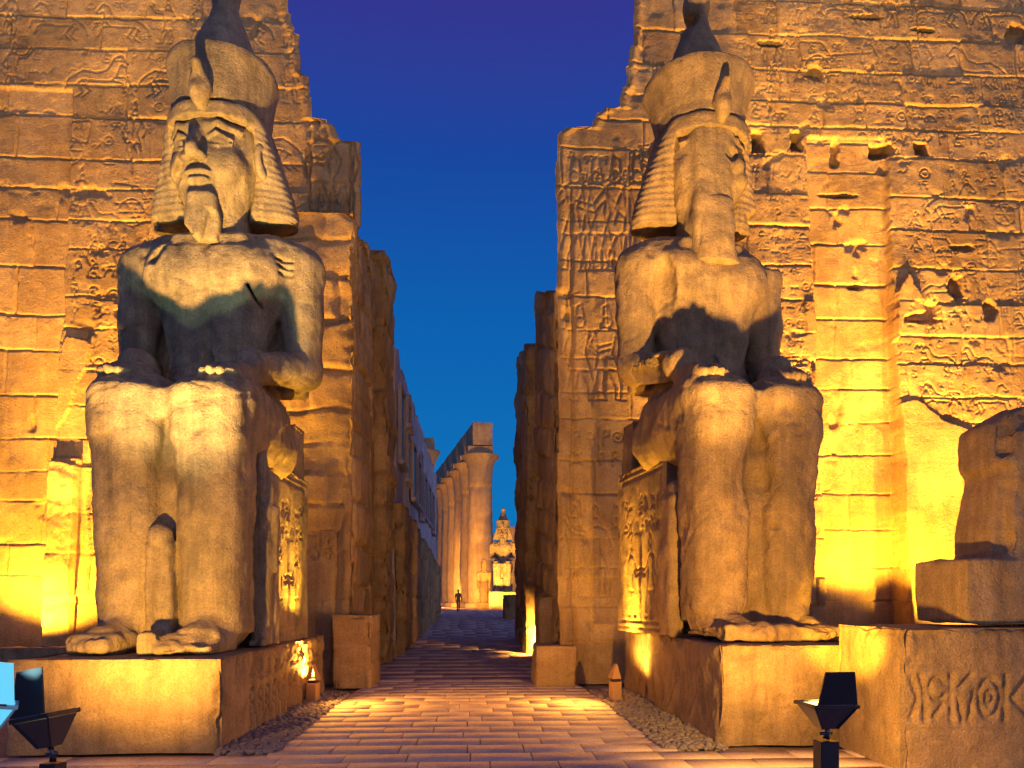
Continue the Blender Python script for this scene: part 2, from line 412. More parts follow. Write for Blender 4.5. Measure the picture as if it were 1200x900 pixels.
# ------------------------------------------------------------------ blocks with carved faces
def carved_box(name, x0, x1, y0, y1, z0, z1, res, mat, faces=None, parent=None, rough=.02, seed=1, bev=.02, nf=1.6, tintv=.0, top_fn=None, masonry=None):
    """a stone block: every face is a displaced grid; faces = {'-y': fn(R)} draws relief on that face"""
    faces = faces or {}
    Vs, Qs, Ts, base = [], [], [], 0
    spec = {'-y': ('x', 'z', (x0, x1, z0, z1)), '+y': ('x', 'z', (x0, x1, z0, z1)), '-x': ('y', 'z', (y0, y1, z0, z1)),
            '+x': ('y', 'z', (y0, y1, z0, z1)), '+z': ('x', 'y', (x0, x1, y0, y1))}
    for f, (ua, va, (a, b, c, d)) in spec.items():
        R = Relief(a, b, c, d, res if f in faces or f == '-y' or masonry else res*2)
        if masonry and f != '+z': R.masonry(seed + hash(f) % 7 if False else seed + 'xyz'.index(f[1])*3 + (f[0] == '+'), **masonry)
        if f in faces: faces[f](R); R.cut()
        # rounded, chipped arrises
        ed = np.minimum(np.minimum(R.U-a, b-R.U), np.minimum(R.V-c, d-R.V) if f == '+z' else np.minimum(d-R.V, 9))
        chip = bev*(.5+3.2*np.clip(fbm(R.U*3.3, R.V*3.3, seed=seed+60, oct=3)-.15, 0, 1))
        fade = sstep(0, bev*1.5, ed)
        H = R.H*fade - chip*.6*(1-sstep(0, chip*2+.005, ed))
        if ua == 'x': X = R.U
        else: X = np.full_like(R.U, x0 if f == '-x' else x1)
        if ua == 'y': Y = R.U
        elif va == 'y': Y = R.V
        else: Y = np.full_like(R.U, y0 if f == '-y' else y1)
        Z = R.V if va == 'z' else np.full_like(R.U, z1)
        if top_fn is not None:
            zt = top_fn(X, Y); Z = z0 + (Z-z0)*(zt-z0)/(z1-z0)
        nx, ny, nz = {'-y': (0, -1, 0), '+y': (0, 1, 0), '-x': (-1, 0, 0), '+x': (1, 0, 0), '+z': (0, 0, 1)}[f]
        dx = rough*fbm(X*nf, Y*nf, Z*nf, seed=seed, oct=4); dy = rough*fbm(X*nf+9, Y*nf, Z*nf, seed=seed+5, oct=4); dz = rough*.7*fbm(X*nf, Y*nf+9, Z*nf, seed=seed+8, oct=4)
        P = np.stack([X+nx*H+dx, Y+ny*H+dy, Z+nz*H+dz], -1).reshape(-1, 3)
        Vs.append(P); Qs.append(grid_quads(R.nu, R.nv, base, flip=f in ('+y', '-x'))); base += len(P)
        Ts.append((R.T*(1+tintv*fbm(X*.8, Y*.8, Z*.8, seed=seed+3, oct=3))).ravel())
    me = make_mesh(name, np.concatenate(Vs), np.concatenate(Qs))
    attr(me, 'tint', np.concatenate(Ts))
    return link(name, me, mat, parent)

# ------------------------------------------------------------------ sculpting with distance fields
def smin(a, b, k):
    h = np.maximum(k-np.abs(a-b), 0)/k
    return np.minimum(a, b)-h*h*k*.25
class Field:
    def __init__(s, lo, hi, h):
        s.h = h; s.lo = np.array(lo, float)
        s.n = [int(math.ceil((b-a)/h))+1 for a, b in zip(lo, hi)]
        s.ax = [np.array(lo[i]+h*np.arange(s.n[i]), np.float32) for i in range(3)]
        s.D = np.full(s.n, .5, np.float32)
    def _w(s, lo, hi, m):
        k = []
        for i in range(3):
            a = max(0, int((lo[i]-m-s.lo[i])/s.h)); b = min(s.n[i], int((hi[i]+m-s.lo[i])/s.h)+2)
            if b <= a: return None, None
            k.append(slice(a, b))
        return tuple(k), (s.ax[0][k[0]][:, None, None], s.ax[1][k[1]][None, :, None], s.ax[2][k[2]][None, None, :])
    def add(s, p, k=.05, mode=1):
        fn, lo, hi = p
        kk, g = s._w(lo, hi, .25)
        if kk is None: return s
        d = fn(*g).astype(np.float32)
        s.D[kk] = smin(s.D[kk], d, k) if mode == 1 else -smin(-s.D[kk], d, k)
        return s
    def sub(s, p, k=.03): return s.add(p, k, -1)
    def mesh(s, name, mat, parent=None, rough=.012, nf=2.2, seed=3, big=.0, post=None):
        D = s.D.copy(); n = D.shape
        D[0] = D[-1] = .5; D[:, 0] = D[:, -1] = .5; D[:, :, 0] = D[:, :, -1] = .5
        I = D < 0
        cs = [(a, b, c) for a in (0, 1) for b in (0, 1) for c in (0, 1)]
        cnt = sum(I[a:n[0]-1+a, b:n[1]-1+b, c:n[2]-1+c].astype(np.int8) for a, b, c in cs)
        idx = np.argwhere((cnt > 0) & (cnt < 8))
        val = {c: D[idx[:, 0]+c[0], idx[:, 1]+c[1], idx[:, 2]+c[2]] for c in cs}
        P = np.zeros((len(idx), 3)); N = np.zeros(len(idx))
        for a in cs:
            for ax in range(3):
                if a[ax]: continue
                b = tuple(1 if i == ax else a[i] for i in range(3))
                da, db = val[a], val[b]; m = (da < 0) != (db < 0)
                t = np.where(m, da/np.where(m, da-db, 1), 0)
                q = np.array(a, float)[None] + np.zeros((len(idx), 3)); q[:, ax] += t
                P[m] += q[m]; N += m
        V = (idx + P/N[:, None])*s.h + s.lo
        ids = np.full([k-1 for k in n], -1, np.int64); ids[tuple(idx.T)] = np.arange(len(idx))
        Q = []
        for ax in range(3):
            o1, o2 = [(1, 2), (2, 0), (0, 1)][ax]
            sl = [slice(1, n[i]-1) for i in range(3)]; sl[ax] = slice(0, n[ax]-1); sb = list(sl); sb[ax] = slice(1, n[ax])
            A, B = I[tuple(sl)], I[tuple(sb)]
            for flip in (False, True):
                e = np.argwhere((A & ~B) if not flip else (~A & B))
                if not len(e): continue
                for i in range(3):
                    if i != ax: e[:, i] += 1
                def cell(d1, d2):
                    c = e.copy(); c[:, o1] -= d1; c[:, o2] -= d2
                    return ids[tuple(c.T)]
                q = np.stack([cell(1, 1), cell(0, 1), cell(0, 0), cell(1, 0)], -1)
                Q.append(q[:, ::-1] if flip else q)
        Q = np.concatenate(Q)
        # worn surface
        e1, e2 = V[Q[:, 2]]-V[Q[:, 0]], V[Q[:, 3]]-V[Q[:, 1]]
        fn = np.cross(e1, e2); vn = np.zeros_like(V)
        for i in range(4): np.add.at(vn, Q[:, i], fn)
        vn /= np.linalg.norm(vn, axis=1)[:, None]+1e-9
        x, y, z = V.T
        d = rough*fbm(x*nf, y*nf, z*nf, seed=seed, oct=4)
        if big: d = d - big*np.clip(fbm(x*1.1, y*1.1, z*1.1, seed=seed+20, oct=4)-.35, 0, 1)
        if post is not None: d = d + post(V, vn)
        V = V + vn*d[:, None]
        return link(name, make_mesh(name, V, Q), mat, parent)
def ell(c, r):
    c, r = np.array(c, float), np.array(r, float)
    def f(x, y, z):
        k0 = np.sqrt(((x-c[0])/r[0])**2+((y-c[1])/r[1])**2+((z-c[2])/r[2])**2)
        k1 = np.sqrt(((x-c[0])/r[0]**2)**2+((y-c[1])/r[1]**2)**2+((z-c[2])/r[2]**2)**2)+1e-6
        return k0*(k0-1)/k1
    return f, c-r, c+r
def cap(a, b, ra, rb, sx=1.0):
    """tapered limb; sx > 1 makes it wider in x"""
    a, b = np.array(a, float), np.array(b, float); ab = b-a
    S = np.array([1/sx, 1, 1]); abs_ = ab*S; L = (abs_**2).sum()+1e-9
    def f(x, y, z):
        px, py, pz = (x-a[0])*S[0], y-a[1], z-a[2]
        t = np.clip((px*abs_[0]+py*abs_[1]+pz*abs_[2])/L, 0, 1)
        return np.sqrt((px-t*abs_[0])**2+(py-t*abs_[1])**2+(pz-t*abs_[2])**2)-(ra+(rb-ra)*t)
    R = max(ra, rb)*max(1, sx)
    return f, np.minimum(a, b)-R, np.maximum(a, b)+R
def rbox(c, h, r=.05, rx=0.0, ry=0.0, rz=0.0):
    c, h = np.array(c, float), np.array(h, float)
    Mi = np.array((Matrix.Rotation(rz, 3, 'Z') @ Matrix.Rotation(ry, 3, 'Y') @ Matrix.Rotation(rx, 3, 'X')).transposed())
    def f(x, y, z):
        px, py, pz = x-c[0], y-c[1], z-c[2]
        q = [np.abs(Mi[i, 0]*px+Mi[i, 1]*py+Mi[i, 2]*pz)-h[i]+r for i in range(3)]
        return np.sqrt(sum(np.maximum(k, 0)**2 for k in q))+np.minimum(np.maximum(np.maximum(q[0], q[1]), q[2]), 0)-r
    R = np.linalg.norm(h) if (rx or ry or rz) else h
    return f, c-R, c+R
def loft(zs, ws, ds, cy=0.0, n=2.4, cx=0.0):
    zs = np.array(zs, float)
    cys = np.array(cy if np.ndim(cy) else [cy]*len(zs), float); cxs = np.array(cx if np.ndim(cx) else [cx]*len(zs), float)
    W, Dd = np.array(ws, float), np.array(ds, float)
    def f(x, y, z):
        w_, d_ = np.interp(z, zs, W), np.interp(z, zs, Dd)
        q = ((np.abs(x-np.interp(z, zs, cxs))/w_)**n+(np.abs(y-np.interp(z, zs, cys))/d_)**n)**(1/n)
        return np.maximum((q-1)*np.minimum(w_, d_), np.maximum(zs[0]-z, z-zs[-1]))
    R = max(W.max(), 0)
    return f, (cxs.min()-R, cys.min()-Dd.max(), zs[0]), (cxs.max()+R, cys.max()+Dd.max(), zs[-1])

# ------------------------------------------------------------------ the seated colossi
def colossus(root, mat, variant):
    rt = variant == 'worn'          # the right-hand colossus: face broken away, beard slab, narrower shoulders
    GB = .029
    sw = .92 if rt else 1.0         # shoulder width factor
    # --- body: torso, arms, hands, kilt, legs, feet in one continuous surface
    F = Field((-1.6, -2.75, -.03), (1.6, 1.0, 5.75), GB)
    F.add(loft([2.5, 2.9, 3.35, 3.75, 4.25, 4.75, 5.1, 5.32, 5.46], [.86, .84, .70, .62, .74, .92*sw, .98*sw, .88*sw, .5],
               [.6, .6, .50, .44, .48, .54, .50, .40, .25], [0, 0, -.02, -.02, 0, 0, .02, .05, .08], 2.5), .05)
    for s in (-1, 1):
        F.add(ell((s*.40, -.33, 4.78), (.46, .24, .36)), .16)                       # breast
        F.add(cap((s*.70*sw, .04, 5.16), (s*1.04*sw, .04, 5.02), .30, .31), .14)    # shoulder
        F.add(cap((s*1.07*sw, .04, 4.95), (s*1.09*sw, .0, 4.3), .30, .27), .10)     # upper arm
        F.add(cap((s*1.09*sw, .0, 4.3), (s*1.10*sw, .02, 3.66), .27, .24), .06)
        F.add(cap((s*1.09*sw, .0, 3.64), (s*.68, -.86, 3.44), .24, .185, 1.1), .06)  # forearm on the thigh
        # hand: palm and five fingers laid over the knee
        F.add(rbox((s*.60, -1.08, 3.29), (.20, .25, .10), .07, rx=.12, rz=s*-.10), .06)
        for i, (fx, fl) in enumerate(((-.15, .40), (-.05, .47), (.05, .44), (.145, .34))):
            bx = s*.57 + fx*1.0
            F.add(cap((bx, -1.20, 3.29), (bx, -1.20-fl*.60, 3.235), .055, .053), .02)
            F.add(cap((bx, -1.20-fl*.60, 3.235), (bx, -1.20-fl*.95, 3.165), .053, .046), .02)
        F.add(cap((s*.42, -.96, 3.32), (s*.32, -1.24, 3.25), .058, .048), .03)     # thumb leaves the inner side
        # thighs and knees
        F.add(cap((s*.47, .15, 2.62), (s*.47, -1.30, 2.70), .50, .42, 1.0), .12)
        F.add(rbox((s*.47, -1.40, 2.66), (.405, .38, .42), .22), .08)
        F.add(ell((s*.47, -1.68, 2.62), (.24, .11, .22)), .08)                      # knee cap
        F.add(rbox((s*.84*sw, .22, 4.2), (.24, .15, .85), .06), .05)                # stone left between arm and flank
        F.add(rbox((s*.48, -.70, 3.00), (.40, .78, .16), .12), .20)                 # kilt over the thigh
        # shins, calves, ankles
        F.add(loft([0.2, .55, 1.0, 1.6, 2.1, 2.6], [.36, .36, .37, .39, .40, .405], [.41, .41, .42, .44, .45, .45], [-1.30, -1.30, -1.30, -1.30, -1.31, -1.33], 3.0, s*.47), .06)
        F.add(cap((s*.45, -1.69, 2.3), (s*.45, -1.64, .8), .08, .05), .10)         # shin ridge
        F.add(ell((s*(.47+.31), -1.25, .36), (.07, .12, .12)), .06); F.add(ell((s*(.47-.30), -1.25, .40), (.06, .12, .12)), .06)
        # foot with toes
        F.add(cap((s*.47, -1.25, .26), (s*.49, -1.95, .14), .29, .17, 1.12), .10)
        F.add(rbox((s*.49, -1.85, .10), (.28, .40, .12), .09), .10)
        for i in range(5):
            t = i/4; x = s*(.30+t*.40); L = -2.42+.20*t*t+.03*(i == 1)*-1
            r = .085-.03*t if i else .095
            F.add(cap((x, -2.08, .14), (x, L+r, .09), r, r*.92), .025)
            F.sub(ell((x, L+.02, .16), (r*.55, .04, .03)), .01)                     # nail
    F.add(rbox((0, -1.0, 1.40), (.40, .50, 1.40), .05), .03)                        # stone left between the legs
    F.add(rbox((0, -1.05, 2.80), (.40, .62, .17), .08), .08)                        # kilt stretched between the thighs
    F.sub(cap((-.075, -1.66, .55), (-.07, -1.70, 2.35), .045, .03), .02); F.sub(cap((.10, -1.62, 1.5), (.09, -1.66, 2.3), .03, .02), .02)
    F.add(loft([3.16, 3.22, 3.40, 3.46], [.72, .76, .70, .66], [.53, .57, .53, .49], -.02, 2.5), .03)   # belt
    F.sub(ell((0, -.48, 3.66), (.05, .06, .07)), .03)                               # navel
    F.sub(cap((0, -.62, 4.9), (0, -.52, 3.8), .03, .03), .06)
    F.add(cap((-.40, -.36, 5.26), (.40, -.36, 5.26), .06, .06), .12)                # collar bones
    for s in (-1, 1):                                                               # bracelet
        F.add(cap((s*.72, -.78, 3.46), (s*.70, -.86, 3.45), .205, .205, 1.1), .02)
    if rt:
        F.sub(ell((.98, -.25, 5.30), (.30, .3, .22)), .08); F.sub(ell((-.75, -.42, 4.55), (.16, .2, .5)), .05)
        F.sub(ell((.75, -2.45, .35), (.35, .2, .25)), .05); F.sub(rbox((-.95, -.45, 3.4), (.10, .3, .2), .04, rz=.4), .03)
        F.add(rbox((.1, -1.75, .10), (.95, .55, .11), .06), .08)
        F.sub(ell((.12, -1.72, 1.35), (.14, .15, .05)), .03)
    else:
        F.sub(rbox((.42, -2.36, .32), (.24, .22, .2), .04, rx=.5, rz=.2), .03); F.sub(ell((.70, -2.2, .25), (.12, .3, .16)), .03)
        F.sub(ell((-.55, -2.2, .34), (.16, .14, .10)), .04); F.add(rbox((.12, -2.18, .13), (.1, .18, .13), .03, rz=.3), .02)
        F.sub(ell((-.88, -.35, 5.32), (.2, .2, .12)), .05); F.sub(rbox((-.62, -.5, 5.0), (.06, .1, .14), .02, ry=.5), .02)
        for k in range(3): F.sub(rbox((.92, -.30, 5.00-.085*k), (.13, .05, .016), .01, ry=.1), .008)   # cartouche cut on the arm
        F.sub(rbox((.60, -.42, 4.45), (.02, .12, .36), .01, ry=-.45), .015)
        F.add(rbox((-.02, -1.62, .62), (.15, .14, .62), .08), .04); F.add(ell((-.02, -1.66, 1.28), (.13, .13, .16)), .04)
    crk = random.Random(7 if rt else 3)
    planes = [(crk.uniform(-1, 1), crk.uniform(-.6, .6), crk.uniform(.3, 1.5), crk.uniform(.4, 5.2)) for _ in range(9)]
    def worn(V, vn):
        x, y, z = V.T
        hand = sstep(-.6, -.8, y)*sstep(2.70, 2.85, z)
        d = .007*fbm(x*11, y*11, z*11, seed=6, oct=3)
        d -= (.13 if rt else .08)*(1-hand)*np.clip(fbm(x*1.1, y*1.1, z*1.1, seed=(11 if rt else 5)+20, oct=4)-.35, 0, 1)
        d -= .05*(1-hand)*np.clip(fbm(x*4.5, y*4.5, z*4.5, seed=9, oct=3)-.62, 0, 1)             # flaked hollows
        wob = .10*fbm(x*1.6, y*1.6, z*1.6, seed=12, oct=4)
        for i, (a, b, c, h) in enumerate(planes):
            L = math.sqrt(a*a+b*b+c*c)
            q = np.abs((a*x+b*(y+1.4)+c*(z-h))/L+wob)
            on = sstep(-.1, .15, vnoise(x*.8+i*7, y*.8, z*.8, seed=30+i))
            d -= .015*on*np.exp(-(q/.013)**2)
        return d
    F.mesh('body', mat, root, rough=.013, nf=3.2, seed=11 if rt else 5, post=worn)

    # --- head with its face
    H = Field((-.78, -.92, 5.05), (.78, .75, 7.1), .019)
    H.add(loft([5.1, 5.5, 5.9], [.42, .37, .38], [.36, .35, .36], -.02, 2.1), .05)  # neck
    H.add(ell((0, .04, 6.5), (.58, .60, .74)), .06)
    H.add(ell((0, -.14, 6.08), (.46, .44, .50)), .18)
    H.add(ell((0, -.44, 5.74), (.17, .15, .13)), .14)                               # chin
    for s in (-1, 1):
        H.add(ell((s*.28, -.36, 6.16), (.20, .16, .20)), .16)                       # cheek
        H.sub(ell((s*.25, -.62, 6.42), (.17, .115, .07)), .10)                      # eye socket
        H.add(ell((s*.245, -.445, 6.415), (.145, .095, .075)), .012)                # eye
        H.add(cap((s*.10, -.525, 6.45), (s*.25, -.555, 6.495), .020, .026), .015)   # upper lid
        H.add(cap((s*.25, -.555, 6.495), (s*.42, -.45, 6.43), .026, .018), .015)
        H.add(cap((s*.11, -.525, 6.375), (s*.26, -.535, 6.34), .014, .018), .015)   # lower lid
        H.add(cap((s*.26, -.535, 6.34), (s*.41, -.45, 6.39), .018, .014), .015)
        H.add(cap((s*.10, -.535, 6.60), (s*.28, -.525, 6.62), .018, .022), .09)     # brow
        H.add(cap((s*.28, -.525, 6.62), (s*.50, -.36, 6.57), .022, .016), .09)
        # ear
        H.add(ell((s*.62, -.08, 6.36), (.075, .15, .24)), .03)
        H.sub(ell((s*.70, -.12, 6.40), (.05, .08, .14)), .03)
        H.add(ell((s*.65, -.11, 6.17), (.05, .07, .07)), .03)
        if not rt: H.add(ell((s*.09, -.655, 6.16), (.075, .075, .055)), .03)        # nostril wing
    if not rt:
        H.add(cap((0, -.57, 6.50), (0, -.72, 6.20), .062, .092), .05)               # nose
        H.add(ell((0, -.575, 5.985), (.20, .085, .046)), .03); H.add(ell((0, -.565, 5.895), (.165, .085, .048)), .03)
        H.sub(cap((-.20, -.63, 5.94), (.20, -.63, 5.94), .014, .014), .02)
        H.sub(rbox((-.25, -.60, 5.86), (.09, .14, .12), .05, ry=.4, rz=.3), .06)    # broken mouth corner
        H.sub(rbox((-.10, -.79, 6.24), (.07, .08, .08), .03, ry=.5), .04)
        H.sub(rbox((-.34, -.52, 6.05), (.06, .12, .16), .03, ry=.7), .03)
    else:
        H.sub(rbox((-.17, -.82, 6.1), (.43, .36, .62), .06, rz=-.12), .05)          # face sheared away
        H.add(rbox((-.05, -.30, 5.9), (.29, .26, .90), .10), .08)
        H.add(cap((.22, -.48, 6.50), (.30, -.55, 6.25), .07, .09), .05); H.sub(rbox((.20, -.60, 6.40), (.08, .1, .07), .03, ry=.6), .02)
        H.add(ell((.37, -.42, 6.10), (.13, .16, .13)), .05); H.sub(ell((.40, -.55, 5.98), (.12, .1, .06)), .03)
    hd = H.mesh('head', mat, root, rough=.016 if not rt else .022, nf=3.8, seed=21, big=.06 if not rt else .08)

    if not rt: hd.rotation_euler = (0, 0, math.radians(-9))
    # --- striped headcloth spreading to the shoulders
    N = Field((-1.12, -.82, 4.9), (1.12, .8, 7.2), .022)
    N.add(loft([5.62, 5.70, 6.0, 6.4, 6.75, 6.90], [1.0, 1.0, .93, .80, .69, .62], [.30, .32, .34, .42, .55, .60], [.16, .14, .12, .10, .06, .04], 2.8), .04)
    N.add(loft([6.66, 6.70, 6.84, 6.90], [.615, .635, .635, .615], [.635, .655, .655, .635], 0.0, 2.2), .03)   # brow band
    N.sub(loft([5.0, 5.6, 6.0, 6.3, 6.55, 6.70], [.46, .52, .57, .585, .575, .55], [.9, .9, .9, .9, .9, .9], -.80, 3.0), .02)  # opening for the face
    if rt: N.sub(rbox((.95, -.1, 5.75), (.22, .5, .22), .05, ry=-.5), .04)
    else: N.sub(rbox((-.98, -.15, 5.60), (.12, .3, .10), .04, ry=.3), .03)
    def stripes(V, vn):
        side = (np.abs(V[:, 0]) > .45) & (V[:, 2] < 6.72)
        return np.where(side, .005*np.sin(V[:, 2]*2*math.pi/.085)*(1 if not rt else 1.4), 0)
    N.mesh('headcloth', mat, root, rough=.018, nf=3, seed=31, big=.08, post=stripes)

    # --- double crown and cobra
    K = Field((-.9, -.85, 6.9), (.9, .95, 9.15), .026)
    K.add(loft([6.86, 7.1, 7.4, 7.58, 7.66], [.62, .63, .665, .71, .70], [.64, .65, .675, .71, .70], [.03, .04, .06, .08, .08], 2.1), .02)
    if rt: K.add(loft([7.1, 7.35, 7.55, 7.64], [.64, .71, .79, .79], [.65, .71, .78, .78], [.04, .06, .08, .08], 2.1), .04)
    K.sub(loft([7.50, 7.75], [.60, .60], [.60, .60], .08, 2.1), .03)
    K.add(loft([7.3, 7.6, 7.85, 8.15, 8.45, 8.68], [.54, .52, .45, .34, .22, .15], [.54, .52, .45, .34, .22, .15], [.08, .08, .10, .12, .14, .14], 2.0), .02)
    K.add(ell((0, .14, 8.84), (.20, .20, .22)), .10)
    if not rt: K.sub(rbox((.45, .75, 7.6), (.5, .35, .6), .05, rz=.5), .04)
    else: K.sub(rbox((-.25, -.1, 8.62), (.22, .4, .10), .03, ry=.5), .03)
    K.mesh('crown', mat, root, rough=.010, nf=2.6, seed=41, big=.04)
    Uf = Field((-.3, -1.0, 6.7), (.3, -.4, 7.6), .018)
    Uf.add(ell((0, -.70, 6.98), (.14 if not rt else .11, .075, .22)), .02); Uf.add(cap((0, -.70, 7.08), (0, -.80, 7.22), .075, .065), .05)
    Uf.add(cap((0, -.60, 6.80), (0, -.72, 6.95), .08, .09), .05); Uf.add(cap((0, -.62, 7.1), (0, -.62, 7.0), .10, .12), .05)
    if rt: Uf.sub(rbox((0, -.7, 7.34), (.3, .3, .12), .03, ry=.3), .02)
    Uf.mesh('uraeus_cobra', mat, root, rough=.010, nf=5, seed=51, big=.02)
    # --- ceremonial beard
    B = Field((-.42, -.95, 4.7), (.42, -.1, 5.95), .02)
    if rt: B.add(loft([4.95, 5.2, 5.8, 5.9], [.34, .30, .27, .2], [.24, .22, .2, .15], [-.40, -.40, -.38, -.36], 3.2), .03)
    else:
        B.add(loft([5.16, 5.3, 5.72, 5.78], [.19, .22, .19, .12], [.17, .17, .15, .1], [-.46, -.46, -.48, -.46], 3, -.05), .03)
        B.sub(rbox((.10, -.64, 5.28), (.10, .12, .22), .03, ry=.25), .04); B.sub(rbox((-.25, -.6, 5.2), (.10, .2, .1), .03, ry=.7), .04)
    B.mesh('beard', mat, root, rough=.02, nf=4, seed=61, big=.05)

    # --- block throne with carved sides
    th = bpy.data.objects.new('throne', None)
    def side(R):
        u0, u1, v0, v1 = R.u[0], R.u[-1], R.v[0], R.v[-1]
        for k in (.07, .16): R.stroke([(u0+k, v0+k), (u1-k, v0+k), (u1-k, v1-k), (u0+k, v1-k), (u0+k, v0+k)], .022, .03)
        glyph_rows(R, u0+.2, u1-.2, v0+1.40, v1-.18, .30, 91, .018, .030)
        for i, fx in enumerate((.30, .70)):
            figure(R, u0+(u1-u0)*fx, v0+.22, 1.08, 1 if i == 0 else -1, .024, .032, 0)
        R.stroke([(u0+(u1-u0)*.5, v0+.2), (u0+(u1-u0)*.5, v0+1.45)], .05, .05)
        R.H += .012*np.clip(fbm(R.U*3, R.V*3, seed=8, oct=4), -.6, .5)
    tb = carved_box('throne', -.76, .76, -.52, 1.42, 0, 2.40, .022, mat, {'-x': side, '+x': side}, root, rough=.008, seed=17 if rt else 14, bev=.03)
    carved_box('throne_back', -.70, .70, .92, 1.40, 2.38, 3.15, .05, mat, None, tb, rough=.03, seed=19, bev=.05)
    Bp = Field((-.6, .2, 2.9), (.6, 1.3, 7.6), .05)
    Bp.add(rbox((0, .66, 5.0), (.42, .36, 2.3), .06), .05)
    Bp.mesh('back_pillar', mat, root, rough=.02, nf=1.5, seed=71)
    # --- small queen carved beside the leg
    if rt:
        Sl = Field((-1.0, -1.1, -.02), (-.3, -.4, 2.3), .03)
        Sl.add(rbox((-.66, -.74, .9), (.24, .22, .9), .06), .03); Sl.add(cap((-.66, -.70, 1.80), (-.66, -.74, 1.82), .23, .22), .06)
        Sl.sub(rbox((-.60, -1.0, .18), (.12, .2, .14), .03), .03)
        Sl.mesh('side_slab', mat, root, rough=.03, nf=3, seed=82, big=.08)
        return
    qx = 1.0
    Qf = Field((-.35, -.35, 0), (.35, .35, 2.6), .024)
    Qf.add(loft([0, .2, .9, 1.25, 1.5, 1.75, 1.86], [.19, .17, .21, .24, .17, .25, .12], [.2, .17, .18, .19, .15, .17, .1], 0, 2.2), .03)
    Qf.add(ell((0, -.03, 2.06), (.15, .16, .20)), .05); Qf.add(loft([1.7, 2.0, 2.25], [.20, .22, .16], [.14, .17, .14], .05, 2.4), .04)
    Qf.add(cap((0, 0, 2.25), (0, 0, 2.42), .12, .10), .03); Qf.add(ell((0, -.17, 2.03), (.03, .04, .06)), .02)
    for s in (-1, 1):
        Qf.add(cap((s*.25, .02, 1.70), (s*.24, 0, 1.0), .065, .05), .03)
        Qf.add(cap((s*.09, -.1, .05), (s*.09, -.26, .05), .06, .05), .03)
    Qf.add(rbox((0, .2, 1.1), (.24, .12, 1.1), .04), .04)
    q = Qf.mesh('queen_figure', mat, root, rough=.025, nf=4, seed=81 if rt else 83, big=.12)
    q.location = (qx-.20, -.78, 0); q.scale = (.68, .68, .98)

L_STATUE, R_STATUE = (-3.42, 9.93), (3.12, 9.98)
Z_PL, Z_PR = .92, 1.03
left = empty('colossal_statue', (*L_STATUE, Z_PL), math.radians(-2.8),
             'seated granite pharaoh colossus with intact face and double crown, left of the passage', 'statue', 'seated colossi')
colossus(left, M_GRAN, 'whole')
right = empty('colossal_statue', (*R_STATUE, Z_PR), math.radians(9),
              'seated pharaoh colossus with its face broken away to a flat slab, right of the passage', 'statue', 'seated colossi')
colossus(right, M_GRAN2, 'worn')
right.scale = (.95, .95, 1.0)

# ------------------------------------------------------------------ plinths
def front_scene(R):
    battle(R, R.u[0]+.2, R.u[-1]-.2, R.v[0]+.05, R.v[0]+.25, 5, 3, .5, .7, .02, .02)
    R.stroke([(R.u[0]+.12, R.v[1]+.08), (R.u[0]+.10, R.v[-1]-.1), (R.u[-1]-.1, R.v[-1]-.08)], .02, .02)
    figure(R, R.u[0]+.45, R.v[0]+.06, .68, 1, .022, .026, 0); figure(R, R.u[0]+1.15, R.v[0]+.05, .68, -1, .022, .026, 1)
    R.erode(5, .014, 2.5)
def captives(R):
    """row of bound captives carved along the plinth"""
    u = R.u[0]+1.0
    R.stroke([(u-.1, R.v[0]+.56), (R.u[-1]-.3, R.v[0]+.56)], .02, .03)
    while u < R.u[-1]-.3:
        R.ellipse(u+.06, R.v[0]+.42, .07, .08, wd=.030, depth=.06)
        R.stroke([(u, R.v[0]+.34), (u-.03, R.v[0]+.06)], .034, .07); R.stroke([(u+.12, R.v[0]+.34), (u+.15, R.v[0]+.06)], .034, .07)
        R.stroke([(u-.02, R.v[0]+.25), (u+.14, R.v[0]+.22)], .02, .03)
        glyph(R, int(u*37) % 16, u, R.v[0]+.60, .22, .02, .045, random)
        u += .27
    R.H += np.where(R.V > R.v[0]+.62, -.05*np.clip(fbm(R.U*5, R.V*5, seed=3, oct=3), -.2, 1), 0)
    R.erode(9, .02, 2.5)
def plain_erode(R): R.erode(7, .012, 2)
def lattice(R):
    for k in range(5):
        u = R.u[0]+.5+k*.9
        R.stroke([(u, R.v[0]+.15), (u+.3, R.v[0]+.6), (u+.6, R.v[0]+.15)], .03, .03)
        R.ellipse(u+.3, R.v[0]+.62, .12, .14, wd=.025, depth=.03)
    R.erode(12, .03, 2)
pl = tag(carved_box('statue_plinth', -4.52, -2.50, 7.22, 12.0, 0, Z_PL, .022, M_PLIN, {'-y': plain_erode, '+x': captives}, rough=.012, seed=31, bev=.03, tintv=.12),
         'long smooth stone plinth under the left seated colossus with captives carved on its side', 'plinth', 'plinths under the colossi')
pr = tag(carved_box('statue_plinth', 2.50, 4.25, 7.32, 12.1, 0, Z_PR, .022, M_PLIN, {'-y': front_scene, '-x': lattice}, rough=.02, seed=32, bev=.035, tintv=.12),
         'chipped stone plinth under the right broken-faced colossus, worn figures on its front', 'plinth', 'plinths under the colossi')

